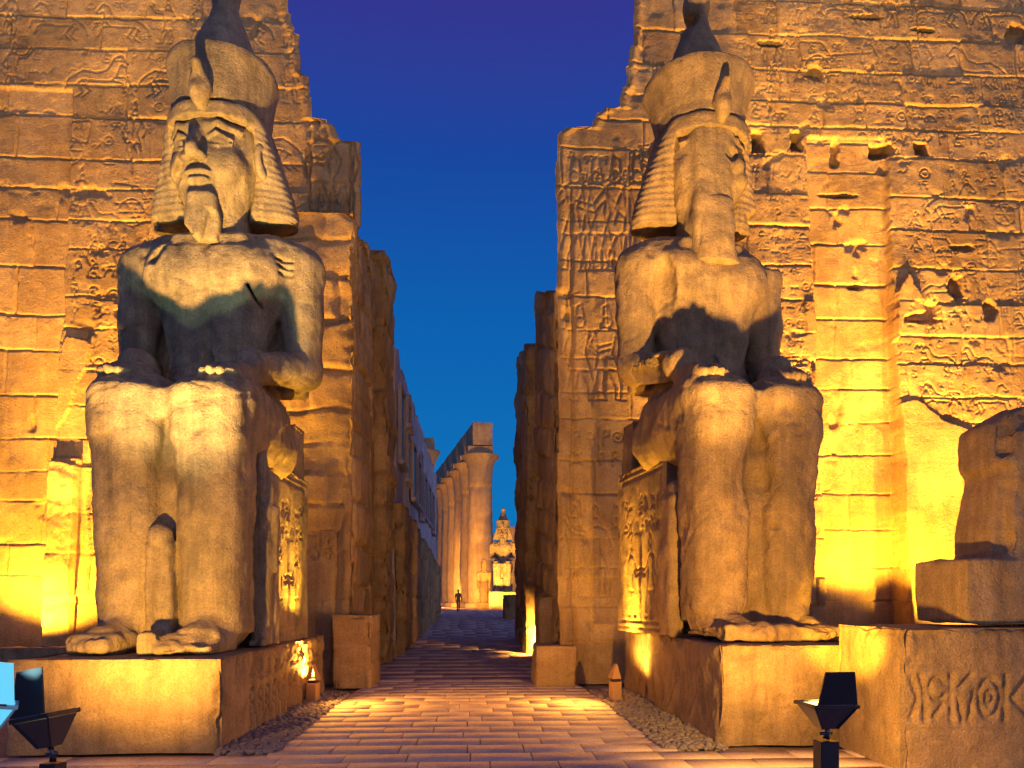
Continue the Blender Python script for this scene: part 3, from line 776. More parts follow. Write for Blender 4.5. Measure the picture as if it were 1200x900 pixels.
# ------------------------------------------------------------------ pylon towers
PY = 12.85        # foot of the pylon front
BAT = .085        # its batter
RES = .020
def pylon(name, xa, xb, ztop, edge_pts, edge_right, draw, seed, mat, label):
    """edge_pts: (px, py) outline of the end towards the passage, top to bottom"""
    root = empty(name, ((xa+xb)/2, PY+2, 0), 0, label, 'pylon', 'pylon towers of the gateway')
    R = Relief(xa, xb, 0, ztop, RES)
    draw(R)
    es = sorted([PXY(px, py)[::-1] for px, py in edge_pts])
    ez, ex = np.array([e[0] for e in es]), np.array([e[1] for e in es])
    st = .42
    vq = (np.floor(R.v/st)+.5)*st
    edge = np.where(R.v > 9.2, .35*np.interp(R.v, ez, ex)+.65*np.interp(vq, ez, ex), np.interp(R.v, ez, ex))
    edge = edge + .05*(_hash(np.floor(R.v/.7), R.v*0, R.v*0, seed)-.5) + .015*fbm(R.v*4, R.v*0+seed, seed=seed, oct=3)
    E = edge[:, None]
    over = (R.U > E+RES) if edge_right else (R.U < E-RES)
    X = np.minimum(R.U, E) if edge_right else np.maximum(R.U, E)
    dist = np.abs(R.U-E)
    # a rounded corner moulding along the passage edge
    H = R.H*sstep(0, .10, dist) + .05*np.exp(-((dist-.10)/.08)**2) - .06*np.exp(-((dist-.27)/.03)**2)*(R.V < 9)
    Y = PY + BAT*R.V - H
    ox, oy = root.location.x, root.location.y
    V = np.stack([X-ox, Y-oy, R.V], -1).reshape(-1, 3)
    Q = grid_quads(R.nu, R.nv)
    ov = over.ravel(); Q = Q[~(ov[Q].all(1))]
    me = make_mesh('facade', V, Q); attr(me, 'tint', R.T.ravel())
    link('facade', me, mat, root)
    # flank towards the passage, with its own masonry, and the rough core behind
    dep = 3.6; nd = int(dep/.06)
    D = np.linspace(0, dep, nd); RR = Relief(0, dep, 0, ztop, RES*2)
    nd, nv2 = RR.nu, RR.nv
    RR.masonry(seed+50, .7, 1.3, .04, .03)
    RR.erode(seed+5, .03, 1.1)
    e2 = np.interp(RR.v, R.v, edge)[:, None]
    sg = 1 if edge_right else -1
    bt = np.interp(RR.v, R.v, PY+BAT*R.v)[:, None]
    V = np.stack([e2-sg*RR.U*.24+sg*RR.H*sstep(0, .2, RR.U), bt+RR.U*(1-BAT*RR.V/dep) - .02, RR.V], -1).reshape(-1, 3)
    V[:, 0] -= ox; V[:, 1] -= oy
    me = make_mesh('flank', V, grid_quads(RR.nu, RR.nv, flip=not edge_right)); attr(me, 'tint', RR.T.ravel()*.95)
    link('flank', me, mat, root)
    bm = bmesh.new()
    far = xa if edge_right else xb
    yb = PY+dep
    ring_f = [(far-ox, PY-oy+.02), (far-ox, yb-oy)]
    rows = [(z, float(np.interp(z, R.v, edge))-sg*dep*.24) for z in np.linspace(0, ztop, 60)]
    vb = [(bm.verts.new((e-ox, yb-oy, z)), bm.verts.new((far-ox, yb-oy, z)), bm.verts.new((far-ox, PY+BAT*z-oy, z))) for z, e in rows]
    for a, b in zip(vb, vb[1:]):
        bm.faces.new((a[0], a[1], b[1], b[0])); bm.faces.new((a[1], a[2], b[2], b[1]))
    z, e = rows[-1]
    tf = bm.verts.new((e-ox, PY+BAT*z-oy, z)); bm.faces.new((vb[-1][0], vb[-1][1], vb[-1][2], tf))
    o = bm_obj('rear_wall', bm, mat, root); attr(o.data, 'tint', np.ones(len(o.data.vertices)))
    return root
def niche(R, u0, u1, v0, v1, depth, seed):
    """flagstaff niche cut back into the wall; its own courses are plain"""
    j = .03*fbm(R.V*1.5, R.V*0, seed=seed, oct=4)
    m = sstep(u0-.02, u0+.02, R.U+j)*(1-sstep(u1-.02, u1+.02, R.U-j))*(1-sstep(v1-.03, v1+.03, R.V+.02*fbm(R.U*3, R.U*0, seed=seed, oct=3)))*sstep(v0-.03, v0+.03, R.V)
    return m, depth
def hollow(R, u, v, ru, rv, d, seed=0, sharp=.25):
    k = R.win(u-ru*2, u+ru*2, v-rv*2, v+rv*2)
    if k is None: return
    q = np.hypot((R.U[k]-u)/ru, (R.V[k]-v)/rv)+.35*fbm(R.U[k]*6, R.V[k]*6, seed=seed, oct=3)
    R.H[k] -= d*(1-sstep(1-sharp, 1+sharp, q))
def smooth_patch(R, poly, raise_=.05, seed=0, keep=.12, tint=1.0):
    """area where the carved face is lost and repaired smooth: polygon in u, v with a ragged edge"""
    U = R.U+.05*fbm(R.U*2.2, R.V*2.2, seed=seed, oct=3); V = R.V+.05*fbm(R.U*2.2+7, R.V*2.2, seed=seed+1, oct=3)
    ins = np.zeros(U.shape, bool); n = len(poly)
    for i in range(n):
        (ax, ay), (bx, by) = poly[i], poly[(i+1) % n]
        c = ((ay > V) != (by > V)) & (U < (bx-ax)*(V-ay)/(by-ay+1e-9)+ax)
        ins ^= c
    base = raise_+.012*fbm(R.U*1.5, R.V*1.5, seed=seed+2, oct=3)
    R.H = np.where(ins, R.H*keep+base, R.H); R.T = np.where(ins, tint+.04*fbm(R.U, R.V, seed=seed, oct=3), R.T)
def PXY(px, py):
    z = EYE+(HZ-py)*13.1/FPX
    for _ in range(4): p = atY(px, py, PY+BAT*z); z = p.z
    return p.x, p.z
def poly(*pts): return [PXY(a, b) for a, b in pts]

def draw_left(R):
    R.masonry(101, .72, 1.2, .036, .014, skew=-.012, vdepth=.9, tint=.16, wob=.018, jit=.018)
    x0 = R.u[0]; u85, v105 = PXY(85, 105)
    battle(R, x0, -2.6, 8.3, 15.0, 3, 60, .9, 1.8, .022, .024)
    battle(R, u85, -2.6, 5.8, 8.6, 4, 22, .6, 1.2, .020, .022)
    glyph_rows(R, u85+.1, -4.2, 5.6, 8.3, .42, 8, .024, .028, .8)
    glyph_rows(R, x0, -2.7, 8.4, 15.0, .34, 28, .015, .013, .5); glyph_rows(R, u85+.1, -2.7, 5.6, 8.3, .30, 29, .015, .013, .5)
    glyph_rows(R, *[PXY(368, 0)[0], PXY(420, 0)[0]], 2.2, 9.5, .5, 9, .03, .045, .85)
    a, b = PXY(375, 250); figure(R, a, b, 1.75, 1, .042, .06, 2)
    a, b = PXY(400, 250); figure(R, a, b, 1.7, -1, .042, .06, 0)
    for y in (430, 560): a, b = PXY(385, y); figure(R, a, b, 1.5, 1, .042, .055, 1)
    R.cut(); R.erode(21, .016, 1.2)
    for px, py, r in ((1040, 0, 0),): pass
    a, b = PXY(155, 368); hollow(R, a, b, .24, .11, .16, 3)
    a, b = PXY(395, 372); hollow(R, a, b, .20, .22, .25, 4)
    # plain repaired areas
    smooth_patch(R, poly((-60, 560), (60, 520), (100, 430), (104, 400), (78, 395), (60, 470), (-60, 480)), .03, 5)
    smooth_patch(R, poly((-200, 700), (105, 700), (105, 545), (50, 540), (40, 470), (-200, 420)), .03, 6, .2, 1.02)
    # flagstaff niche at the frame's left edge
    m, d = niche(R, PXY(-120, 0)[0], u85, -1, v105, .5, 5)
    N = Relief(R.u[0], R.u[-1], R.v[0], R.v[-1], R.res); N.masonry(140, .72, 1.3, .036, .014, vdepth=.9, tint=.12); N.erode(33, .016, 1.2)
    R.H = R.H*(1-m)+m*(N.H-.05-.36*np.clip(1-R.V/v105, 0, 1)); R.T = R.T*(1-m)+m*N.T*1.05
    # rough engaged strip beside the statue's leg (a step forward of the wall)
    ul, vt = PXY(52, 538); ur = PXY(120, 0)[0]
    k = (R.U > ul) & (R.U < ur) & (R.V < vt)
    R.H = np.where(k, R.H+.16+.04*fbm(R.U*2.5, R.V*2.5, seed=4, oct=4), R.H)
def draw_right(R):
    R.masonry(202, .66, 1.15, .044, .015, skew=.0, vdepth=.9, tint=.16, wob=.02, jit=.02)
    xr = R.u[-1]
    glyph_rows(R, PXY(745, 0)[0], xr, PXY(0, 185)[1], PXY(0, 25)[1], .40, 12, .018, .026, .7)
    battle(R, PXY(860, 0)[0], xr, PXY(0, 60)[1], 15.0, 6, 34, .7, 1.2, .020, .026)
    glyph_rows(R, PXY(880, 0)[0], PXY(945, 0)[0], 2.6, PXY(0, 185)[1], .36, 13, .018, .026, .8)
    battle(R, PXY(1050, 0)[0], xr, PXY(0, 470)[1], PXY(0, 200)[1], 7, 30, .6, 1.0, .020, .025)
    glyph_rows(R, PXY(1050, 0)[0], xr, PXY(0, 560)[1], PXY(0, 200)[1], .50, 14, .020, .026, .4)
    glyph_rows(R, PXY(860, 0)[0], xr, 3.5, 15.0, .31, 38, .015, .015, .6)
    # procession on the end towards the passage
    for i, px in enumerate((676, 700, 724, 748)):
        a, b = PXY(px, 318); figure(R, a, b, 2.1, 1 if i % 2 else -1, .034, .045, (0, 2, 0, 1)[i])
    for i, px in enumerate((680, 712)):
        a, b = PXY(px, 470); figure(R, a, b, 1.7, 1, .030, .036, i)
    for i, px in enumerate((675, 700, 725)):
        a, b = PXY(px, 700); figure(R, a, b, 1.55, -1, .028, .034, i)
    glyph_rows(R, PXY(664, 0)[0], PXY(770, 0)[0], PXY(0, 195)[1], PXY(0, 135)[1], .36, 15, .028, .036, .85)
    glyph_rows(R, PXY(664, 0)[0], PXY(735, 0)[0], PXY(0, 540)[1], PXY(0, 480)[1], .36, 16, .026, .034, .85)
    R.cut(); R.erode(22, .020, 1.3)
    # wear and lost stones
    for px, py, a, b, d, s in ((1085, 365, .28, .20, .16, 2), (1120, 335, .14, .2, .2, 3), (1160, 362, .13, .22, .22, 4), (905, 50, .22, .07, .2, 5), (820, 60, .1, .1, .1, 6),
                               (1080, 35, .24, .05, .22, 7), (1015, 20, .3, .05, .18, 8), (1190, 40, .2, .18, .2, 9), (955, 85, .16, .12, .14, 10), (1085, 375, .4, .06, .14, 11), (1130, 290, .2, .06, .12, 12)):
        u, v = PXY(px, py); hollow(R, u, v, a, b, d, s)
    # plaster left on the lower wall with a slanting upper edge
    smooth_patch(R, poly((1052, 800), (1052, 470), (1075, 468), (1105, 490), (1140, 505), (1160, 800)), .05, 8, .06, 1.05)
    smooth_patch(R, poly((1048, 345), (1060, 320), (1080, 352), (1085, 365), (1060, 372), (1050, 400)), .10, 9, .2, 1.02)
    # flagstaff niche
    ua, vt = PXY(947, 158); ub = PXY(1030, 0)[0]
    m, d = niche(R, ua, ub, -1, vt, .5, 6)
    N = Relief(R.u[0], R.u[-1], R.v[0], R.v[-1], R.res); N.masonry(240, .70, 1.1, .045, .015, vdepth=.7, tint=.12); N.erode(34, .02, 1.2)
    for k, (px, py, a, b) in enumerate(((980, 180, .09, .24), (1010, 330, .14, .05), (985, 225, .3, .04))):
        u, v = PXY(px, py); hollow(N, u, v, a, b, .2, k)
    R.H = R.H*(1-m)+m*(N.H-.05-.50*np.clip(1-R.V/vt, 0, 1)**.8); R.T = R.T*(1-m)+m*N.T*1.08
    # square sockets that held the flagstaff clamps
    for px, py, a, b in ((889, 165, .10, .20), (934, 165, .09, .18), (1034, 175, .20, .12), (1080, 174, .11, .12)):
        u, v = PXY(px, py)
        k = R.win(u-a-.05, u+a+.05, v-b-.05, v+b+.05)
        R.H[k] -= .45*(sstep(a+.03, a-.01, np.abs(R.U[k]-u)+.02*fbm(R.U[k]*8, R.V[k]*8, seed=3, oct=2)) if False else
                       (1-sstep(a-.01, a+.03, np.abs(R.U[k]-u)+.03*fbm(R.U[k]*8, R.V[k]*8, seed=3, oct=2)))*(1-sstep(b-.01, b+.03, np.abs(R.V[k]-v)+.03*fbm(R.U[k]*8+3, R.V[k]*8, seed=4, oct=2))))
edgeL = [(318, -200), (333, -60), (337, 0), (342, 28), (349, 33), (352, 84), (359, 88), (364, 110), (366, 143), (387, 147), (408, 164), (424, 168), (424.5, 172), (413, 560), (406, 840)]
edgeR = [(752, -200), (746, -60), (744, 0), (741, 47), (733, 80), (732, 107), (724, 117), (723, 132), (703, 133.5), (693, 140), (683, 152), (660, 157), (653, 160), (652, 166), (653, 400), (655, 840)]
pylon('pylon_tower', -12.5, atY(440, 168, PY+.6).x, 15.2, edgeL, True, draw_left, 11, M_WALL,
      'sandstone pylon tower carved with horses and chariots, rising behind the intact colossus')
pylon('pylon_tower', atY(645, 168, PY+.6).x, 13.5, 15.2, edgeR, False, draw_right, 12, M_WALL,
      'sandstone pylon tower with a tall bright flagstaff niche, behind the broken-faced colossus')

# ------------------------------------------------------------------ gate passage and walls beyond
MAS = dict(ch=.75, bl=1.3, depth=.09, width=.035, jit=.05, tint=.16)
def ragged(z1, seed, amp=.5, axis='y'):
    def f(X, Y):
        u = Y if axis == 'y' else X
        step = np.floor(u*1.1)
        return z1-amp*(.5+.5*_hash(step, step*0, step*0, seed))-.06*np.abs(fbm(u*3, u*0, seed=seed, oct=3))
    return f
gl = empty('gate_wall', (-2.6, 15, 0), 0, 'tall dark rough wall of the gate passage behind the left pylon edge, split by vertical slots', 'wall', 'walls of the gate passage')
carved_box('jamb', -.9, .40, -1.9, .4, 0, 8.8, .05, M_WALL, None, gl, .05, 41, .05, tintv=.1, top_fn=ragged(8.8, 3, .5), masonry=MAS)
carved_box('jamb', -.9, .26, .55, 1.7, 0, 9.3, .06, M_WALL, None, gl, .05, 42, .05, tintv=.1, top_fn=ragged(9.3, 5, .3), masonry=MAS)
carved_box('jamb', -.9, .54, 1.85, 3.4, 0, 10.0, .06, M_WALL, None, gl, .06, 43, .06, tintv=.1, top_fn=ragged(10.0, 7, .6), masonry=MAS)
gr = empty('gate_wall', (1.9, 15, 0), 0, 'dark unlit jamb wall of the gate passage behind the right pylon edge', 'wall', 'walls of the gate passage')
carved_box('jamb', -.42, .9, -1.2, 3.2, 0, 8.0, .05, M_WALL, None, gr, .05, 44, .06, tintv=.1, top_fn=lambda X, Y: 7.4+.42*(Y+1.2), masonry=MAS)
carved_box('jamb', -.56, .9, 4.2, 9.5, 0, 8.8, .07, M_WALL, None, gr, .08, 45, .06, tintv=.1, top_fn=lambda X, Y: 8.2+.25*(Y-4.2)+.15*fbm(Y*2, Y*0, seed=4, oct=3), masonry=MAS)
carved_box('footing', -.62, .2, -.4, .9, 0, 1.55, .05, M_WALL, None, gr, .05, 49, .06, tintv=.1)
p = atY(417, 802, 12.72)
tag(carved_box('gate_block', p.x-.32, p.x+.31, 12.35, 13.6, 0, 1.24, .03, M_WALL, None, None, .02, 46, .03, tintv=.1, masonry=dict(ch=.5, bl=3, depth=.03, width=.02, jit=.01)),
    'tall squared stone block at the foot of the left pylon edge beside the passage', 'block', 'blocks at the passage mouth')
p = atY(649, 800, 12.75)
tag(carved_box('gate_block', p.x-.33, p.x+.34, 12.4, 13.5, 0, .70, .03, M_WALL, None, None, .02, 47, .03, tintv=.1, masonry=dict(ch=.38, bl=3, depth=.025, width=.02, jit=.015)),
    'low squared stone block at the foot of the right pylon edge beside the passage', 'block', 'blocks at the passage mouth')

# the mosque built over the court on the left
def mosque():
    a, b = at(462, 700, 19.0), at(511, 700, 43.0)
    L = (b.xy-a.xy).length; ang = math.atan2(b.y-a.y, b.x-a.x)
    root = empty('mosque_building', (a.x, a.y, 0), ang, 'pale plastered building with dark upright windows over the old court wall, left beyond the passage', 'building')
    def tp(X, Y): return 8.2+.6*np.floor(X/5.0)/4+.10*fbm(X*1.2, X*0, seed=5, oct=3)
    def upper(R): R.erode(51, .04, .8)
    wl = carved_box('wall', 0, L, -.02, 3, 0, 8.9, .09, M_PLASTER, {'-y': upper}, root, .03, 52, .05, nf=.8, tintv=.15, top_fn=tp)
    carved_box('court_wall', 0, L, -.28, -.02, 0, 4.0, .07, M_WALL, None, root, .05, 53, .06, tintv=.15, top_fn=lambda X, Y: 4.0-.03*X+.15*fbm(X*1.5, X*0, seed=6, oct=3), masonry=MAS)
    for x, z0, z1, wd in ((1.3, 5.3, 7.3, .55), (3.6, 5.2, 6.5, .6), (3.7, 6.9, 7.6, .5), (5.8, 4.9, 6.7, .7), (8.2, 5.0, 6.6, .7), (9.7, 4.7, 7.2, .35), (12.2, 5.0, 6.7, .8), (15.5, 5.1, 6.8, .8), (19, 5.0, 6.9, .8)):
        bm = bmesh.new(); bm_box(bm, x-wd, x+wd, -.075, .0, z0, z1)
        wn_ = bm_obj('window', bm, M_WINDOW, root)
        bm = bmesh.new()
        bm_box(bm, x-wd-.1, x-wd, -.13, -.03, z0-.1, z1+.1); bm_box(bm, x+wd, x+wd+.1, -.13, -.03, z0-.1, z1+.1); bm_box(bm, x-wd, x+wd, -.13, -.03, z1, z1+.1)
        o = bm_obj('window_frame', bm, M_PLASTER, wn_); attr(o.data, 'tint', np.ones(len(o.data.vertices))*.7)
        bm = bmesh.new(); bm_box(bm, x-wd-.15, x+wd+.15, -.2, -.03, z0-.12, z0, .02)
        o = bm_obj('window_sill', bm, M_PLASTER, wn_); attr(o.data, 'tint', np.ones(len(o.data.vertices))*.85)
mosque()

# ------------------------------------------------------------------ far court: colonnade and colossus
FAR_Z = .55
def ground_z(y): return np.interp(y, [0, 16.5, 40, 400], [0, 0, FAR_Z, FAR_Z+.1])
def column(x, y, label, group, h=17.2, r=1.48, top=True):
    root = empty('papyrus_column', (x, y, FAR_Z), 0, label, 'column', group)
    V, Q = lathe([(0.0, 0), (r*1.25, 0), (r*1.25, .5), (r*1.15, .62), (0.01, .62)], 30)
    link('base', make_mesh('base', V, Q, True), M_FAR, root)
    prof = [(r*.9, .55), (r*1.0, 1.6), (r*1.02, 4)] + [(r*(1.02-.16*t), 4+(h*.80-4)*t) for t in np.linspace(.04, .97, 28)]
    z = h*.80
    prof += [(r*.86, z), (r*.92, z+.05), (r*.86, z+.2), (r*.92, z+.25), (r*.86, z+.45)]
    V, Q = lathe(prof, 30)
    V[:, :2] *= 1+.012*np.sin(V[:, 2:3]*4.1)+.02*fbm(V[:, 2:3]*1.7, V[:, 2:3]*0, seed=5, oct=2)
    V = V + .05*np.stack([fbm(V[:, 0]*2, V[:, 1]*2, V[:, 2]*1.5, seed=7, oct=3)]*3, -1)
    link('shaft', make_mesh('shaft', V, Q), M_FAR, root)
    z = z+.4
    V, Q = lathe([(r*.88, z), (r*.92, z+.8), (r*.98, h-1.25), (r*1.10, h-.75), (r*1.32, h-.32), (r*1.46, h-.1), (r*1.46, h), (0.01, h)], 36)
    link('capital', make_mesh('capital', V, Q), M_FAR, root)
    bm = bmesh.new(); bm_box(bm, -r*.95, r*.95, -r*.95, r*.95, h, h+.9, .05)
    link_o = bm_obj('abacus', bm, M_FAR, root)
    return root
M_FAR = stone('colonnade_sandstone', (.46, .33, .19), (.34, .235, .13), (.26, .18, .10), scale=.5, bump=.5, stain=.5, streak=.2)
c0 = at(563, 700, 82); cdir = (FW*1.0+RT*-.236); cdir.z = 0
names = ('nearest and tallest column at the head of the far colonnade', 'second column of the far colonnade', 'third column of the far colonnade', 'fourth column of the far colonnade',
         'fifth column of the far colonnade', 'sixth column of the far colonnade', 'farthest column at the tail of the far colonnade')
for k in range(7):
    p = c0+cdir*(5.3*k)
    column(p.x, p.y, 'lit open papyrus column, '+names[k], 'columns of the far colonnade')
ar = empty('architrave', (c0.x, c0.y, FAR_Z+18.15), math.atan2(cdir.y, cdir.x)-math.pi/2, 'stone architrave beams lying along the tops of the far colonnade columns', 'architrave')
for k in range(7):
    carved_box('beam', -1.1, 1.1, 5.45*k-1.5+.02, 5.45*k+3.93, 0, 2.5, .14, M_FAR, None, ar, .06, 60+k, .06)
for px, d, hh, lab in ((495, 56, 12.4, 'lit court column just showing past the end of the plastered building'), (497, 66, 8.6, 'shorter lit court column low behind the end of the plastered building')):
    p = at(px, 700, d); column(p.x, p.y, lab, 'court columns', hh, .95)

far = copy_tree(left)
p = at(590, 700, 71)
far['label'] = 'small-looking floodlit seated colossus far down the passage by the colonnade'
far.location = (p.x, p.y+1, 2.25); far.rotation_euler = (0, 0, math.radians(-6)); far.scale = (1.02, 1.02, .93)
pf = at(589, 700, 70)
tag(carved_box('statue_plinth', pf.x-1.35, pf.x+1.45, pf.y-1.9, pf.y+3.2, FAR_Z-.1, 2.25, .08, M_PLIN, None, None, .03, 71, .05),
    'lit stone plinth under the far colossus at the end of the passage', 'plinth', 'plinths under the colossi')
p = at(610, 700, 84)
fg = empty('court_gate', (p.x, p.y, FAR_Z), 0, 'dim stone gate pier standing behind the far colossus', 'gate')
carved_box('pier', -1.0, 4.5, 0, 3, 0, 8.2, .2, M_FAR, None, fg, .06, 72, .08, masonry=dict(ch=1, bl=2, depth=.06, width=.05, jit=.03))
carved_box('lintel', -2.4, 4.5, -.2, 3.1, 8.2, 9.4, .2, M_FAR, None, fg, .06, 73, .08)
p = at(567, 700, 72)
sg = empty('standing_statue', (p.x, p.y, FAR_Z), 0, 'small eroded standing statue by the foot of the nearest colonnade column', 'statue')
Sf = Field((-.9, -.9, 0), (.9, .9, 5.2), .06)
Sf.add(rbox((0, 0, .35), (.75, .75, .35), .05)); Sf.add(loft([.6, 1.5, 2.4, 2.9, 3.6, 3.9], [.40, .42, .45, .36, .6, .3], [.34, .34, .34, .3, .36, .2], 0, 2.2))
Sf.add(ell((0, 0, 4.25), (.3, .3, .36))); Sf.add(loft([4.3, 4.6, 5.0], [.32, .3, .15], [.32, .3, .15], 0, 2))
for s in (-1, 1): Sf.add(cap((s*.6, 0, 3.6), (s*.55, 0, 2.2), .16, .12))
Sf.mesh('figure', M_GRAN2, sg, rough=.05, nf=2, seed=9)
p = at(600, 730, 38)
tag(carved_box('dark_block', p.x-.42, p.x+.9, p.y-.6, p.y+1.2, ground_z(38)-.1, ground_z(38)+1.25, .06, M_WALL, None, None, .04, 74, .06),
    'dark low stone block on the right side of the path beyond the passage', 'block')

# ------------------------------------------------------------------ ruined statue on its plinth at the right edge
def frieze(R):
    u, v = R.u[0]+.10, R.v[0]+.42
    R.stroke([(R.u[0]+.05, v+.50), (R.u[-1], v+.50)], .016, .02); R.stroke([(R.u[0]+.05, v-.06), (R.u[-1], v-.06)], .016, .02)
    W, D = .034, .05
    S = lambda *p: R.stroke([(u+a, v+b) for a, b in p], W, D)
    E = lambda cx, cy, rx, ry, a0=0, a1=360: R.ellipse(u+cx, v+cy, rx, ry, a0, a1, wd=W, depth=D)
    S((.0, .05), (.06, .22), (.0, .40)); S((.12, .02), (.12, .30), (.08, .42)); E(.24, .30, .07, .1, 30, 330); S((.20, .05), (.30, .18))
    S((.36, .02), (.36, .42)); S((.42, .30), (.54, .42)); S((.46, .02), (.42, .22)); S((.52, .03), (.56, .28))
    E(.70, .22, .09, .17); E(.70, .22, .03, .06); S((.84, .02), (.84, .42)); S((.90, .22), (1.06, .42)); S((.90, .22), (1.08, .02)); S((1.10, .30), (1.16, .38))
    S((1.22, .02), (1.22, .42)); E(1.36, .22, .08, .16); S((1.50, .02), (1.54, .42)); S((1.60, .1), (1.74, .35))
    glyph_rows(R, u+1.8, R.u[-1], v, v+.5, .42, 18, W, D)
    R.erode(61, .016, 2)
tag(carved_box('ruin_plinth', 3.68, 9.5, 6.13, 7.22, 0, 1.25, .02, M_PLIN, {'-y': frieze, '-x': plain_erode}, None, .014, 75, .03, tintv=.12),
    'stone plinth with a carved band of hieroglyphs at the right edge, under the ruined statue', 'plinth', 'plinths under the colossi')
def ruin():
    root = empty('ruined_statue', (0, 0, 1.25), 0, 'broken stump of a statue on the hieroglyph plinth at the right edge', 'statue')
    F = Field((3.6, 6.2, 0.0), (9.2, 7.2, 2.6), .034)
    xl = at(1132, 700, 6.8).x-.02+.26-.02; x0 = at(1082, 700, 6.8).x+.22
    F.add(rbox(((x0+9)/2, 6.72, .30), ((9-x0)/2, .40, .34), .04), .03)
    F.add(rbox(((xl+9)/2, 6.74, 1.0), ((9-xl)/2, .37, 1.08), .08), .05)
    F.sub(rbox((xl-.05, 6.6, 2.1), (.28, .6, .18), .05, ry=-.5), .05); F.sub(rbox((xl-.08, 6.6, 1.25), (.12, .6, .25), .05, ry=.2), .06)
    F.sub(ell((xl+.95, 6.30, .98), (.22, .2, .13)), .03); F.sub(rbox((xl+.30, 6.30, .70), (.03, .3, .34), .01, ry=.15), .01)
    for q in range(14):
        rr = random.Random(q*7+1); a = rr.uniform(0, 1)
        F.sub(rbox((xl+.05+a*3, rr.choice((6.36, 6.34)), 2.06-.1*rr.random()), (rr.uniform(.08, .25), .12, rr.uniform(.04, .12)), .02, rx=rr.uniform(-.5, .5), ry=rr.uniform(-.6, .6), rz=rr.uniform(-.5, .5)), .02)
        F.sub(rbox((xl-.02, 6.40, .75+1.2*a), (.09, .12, rr.uniform(.05, .14)), .02, ry=rr.uniform(-.6, .6), rz=rr.uniform(-.5, .5)), .02)
    F.mesh('torso', M_RUIN, root, rough=.03, nf=2.4, seed=91, big=.14)
ruin()

# ------------------------------------------------------------------ ground, paving, gravel
def ground():
    ys = np.concatenate([np.linspace(-30, 13, 45), np.linspace(13.4, 45, 60), np.linspace(47, 600, 40)])
    xs = np.concatenate([np.linspace(-300, -14, 12), np.linspace(-13, 13, 90), np.linspace(14, 300, 12)])
    X, Y = np.meshgrid(xs, ys)
    Z = ground_z(Y)-.012+.012*fbm(X*1.5, Y*1.5, seed=2, oct=3)*(np.abs(X) < 14)-.02
    return tag(link('ground', make_mesh('ground', np.stack([X, Y, Z], -1).reshape(-1, 3), grid_quads(len(xs), len(ys))), M_SAND), kind='structure')
ground()
def paving(name, y0, y1, xf0, xf1, rows, L, seed, zf, wide=1.0):
    """rows of bevelled slabs laid across the path"""
    rng = random.Random(seed); V, Q, T = [], [], []
    y = y0; i = 0
    while y < y1-.05:
        rh = rows*rng.uniform(.96, 1.04); yy = min(y+rh, y1)
        xa, xb = xf0(y), xf1(y); x = xa-(L*.5 if i % 2 else 0)-rng.uniform(0, .1)
        while x < xb:
            l = L*rng.uniform(.90, 1.10)
            a, b = max(x, xa), min(x+l, xb); x += l
            if b-a < .06: continue
            g, bv = .003, .004; dz = rng.uniform(-.002, .002); t = rng.uniform(.90, 1.08)
            tz = [rng.uniform(-.001, .001) for _ in range(4)]
            c = [(a+g, y+g), (b-g, y+g), (b-g, yy-g), (a+g, yy-g)]; ci = [(a+g+bv, y+g+bv), (b-g-bv, y+g+bv), (b-g-bv, yy-g-bv), (a+g+bv, yy-g-bv)]
            n = len(V)
            V += [(p[0], p[1], float(zf(p[1]))-.03) for p in c]
            V += [(p[0]+rng.uniform(-.003, .003), p[1]+rng.uniform(-.003, .003), float(zf(p[1]))-.012+dz) for p in c]
            V += [(p[0], p[1], float(zf(p[1]))+dz+k) for p, k in zip(ci, tz)]
            T += [t*.9]*8+[t]*4
            for m in (0, 4):
                for k in range(4): Q.append((n+m+k, n+m+(k+1) % 4, n+m+4+(k+1) % 4, n+m+4+k))
            Q.append((n+8, n+9, n+10, n+11))
        y = yy; i += 1
    me = make_mesh(name, V, Q, False); attr(me, 'tint', T)
    return tag(link(name, me, M_PAVE), kind='structure')
gz = lambda y: ground_z(y)+.012
def lerp(a, b): return lambda y: float(np.interp(y, a, b))
paving('pavement', 1.2, 7.10, lambda y: -9.0, lambda y: 9.0, .365, .62, 3, gz)
paving('pavement', 7.10, 13.2, lerp([7.1, 10, 13], [-2.02, -2.0, -1.95]), lerp([7.1, 10.5, 13], [2.0, 1.9, 1.75]), .365, .62, 4, gz)
paving('passage_floor', 13.2, 46, lambda y: -2.3-.035*(y-13), lerp([13, 24, 25, 46], [1.7, 1.7, 1.9, 2.4]), .8, 1.15, 5, gz)
paving('court_floor', 46, 100, lambda y: -9.0, lambda y: 9.0, 1.5, 2.2, 6, gz)
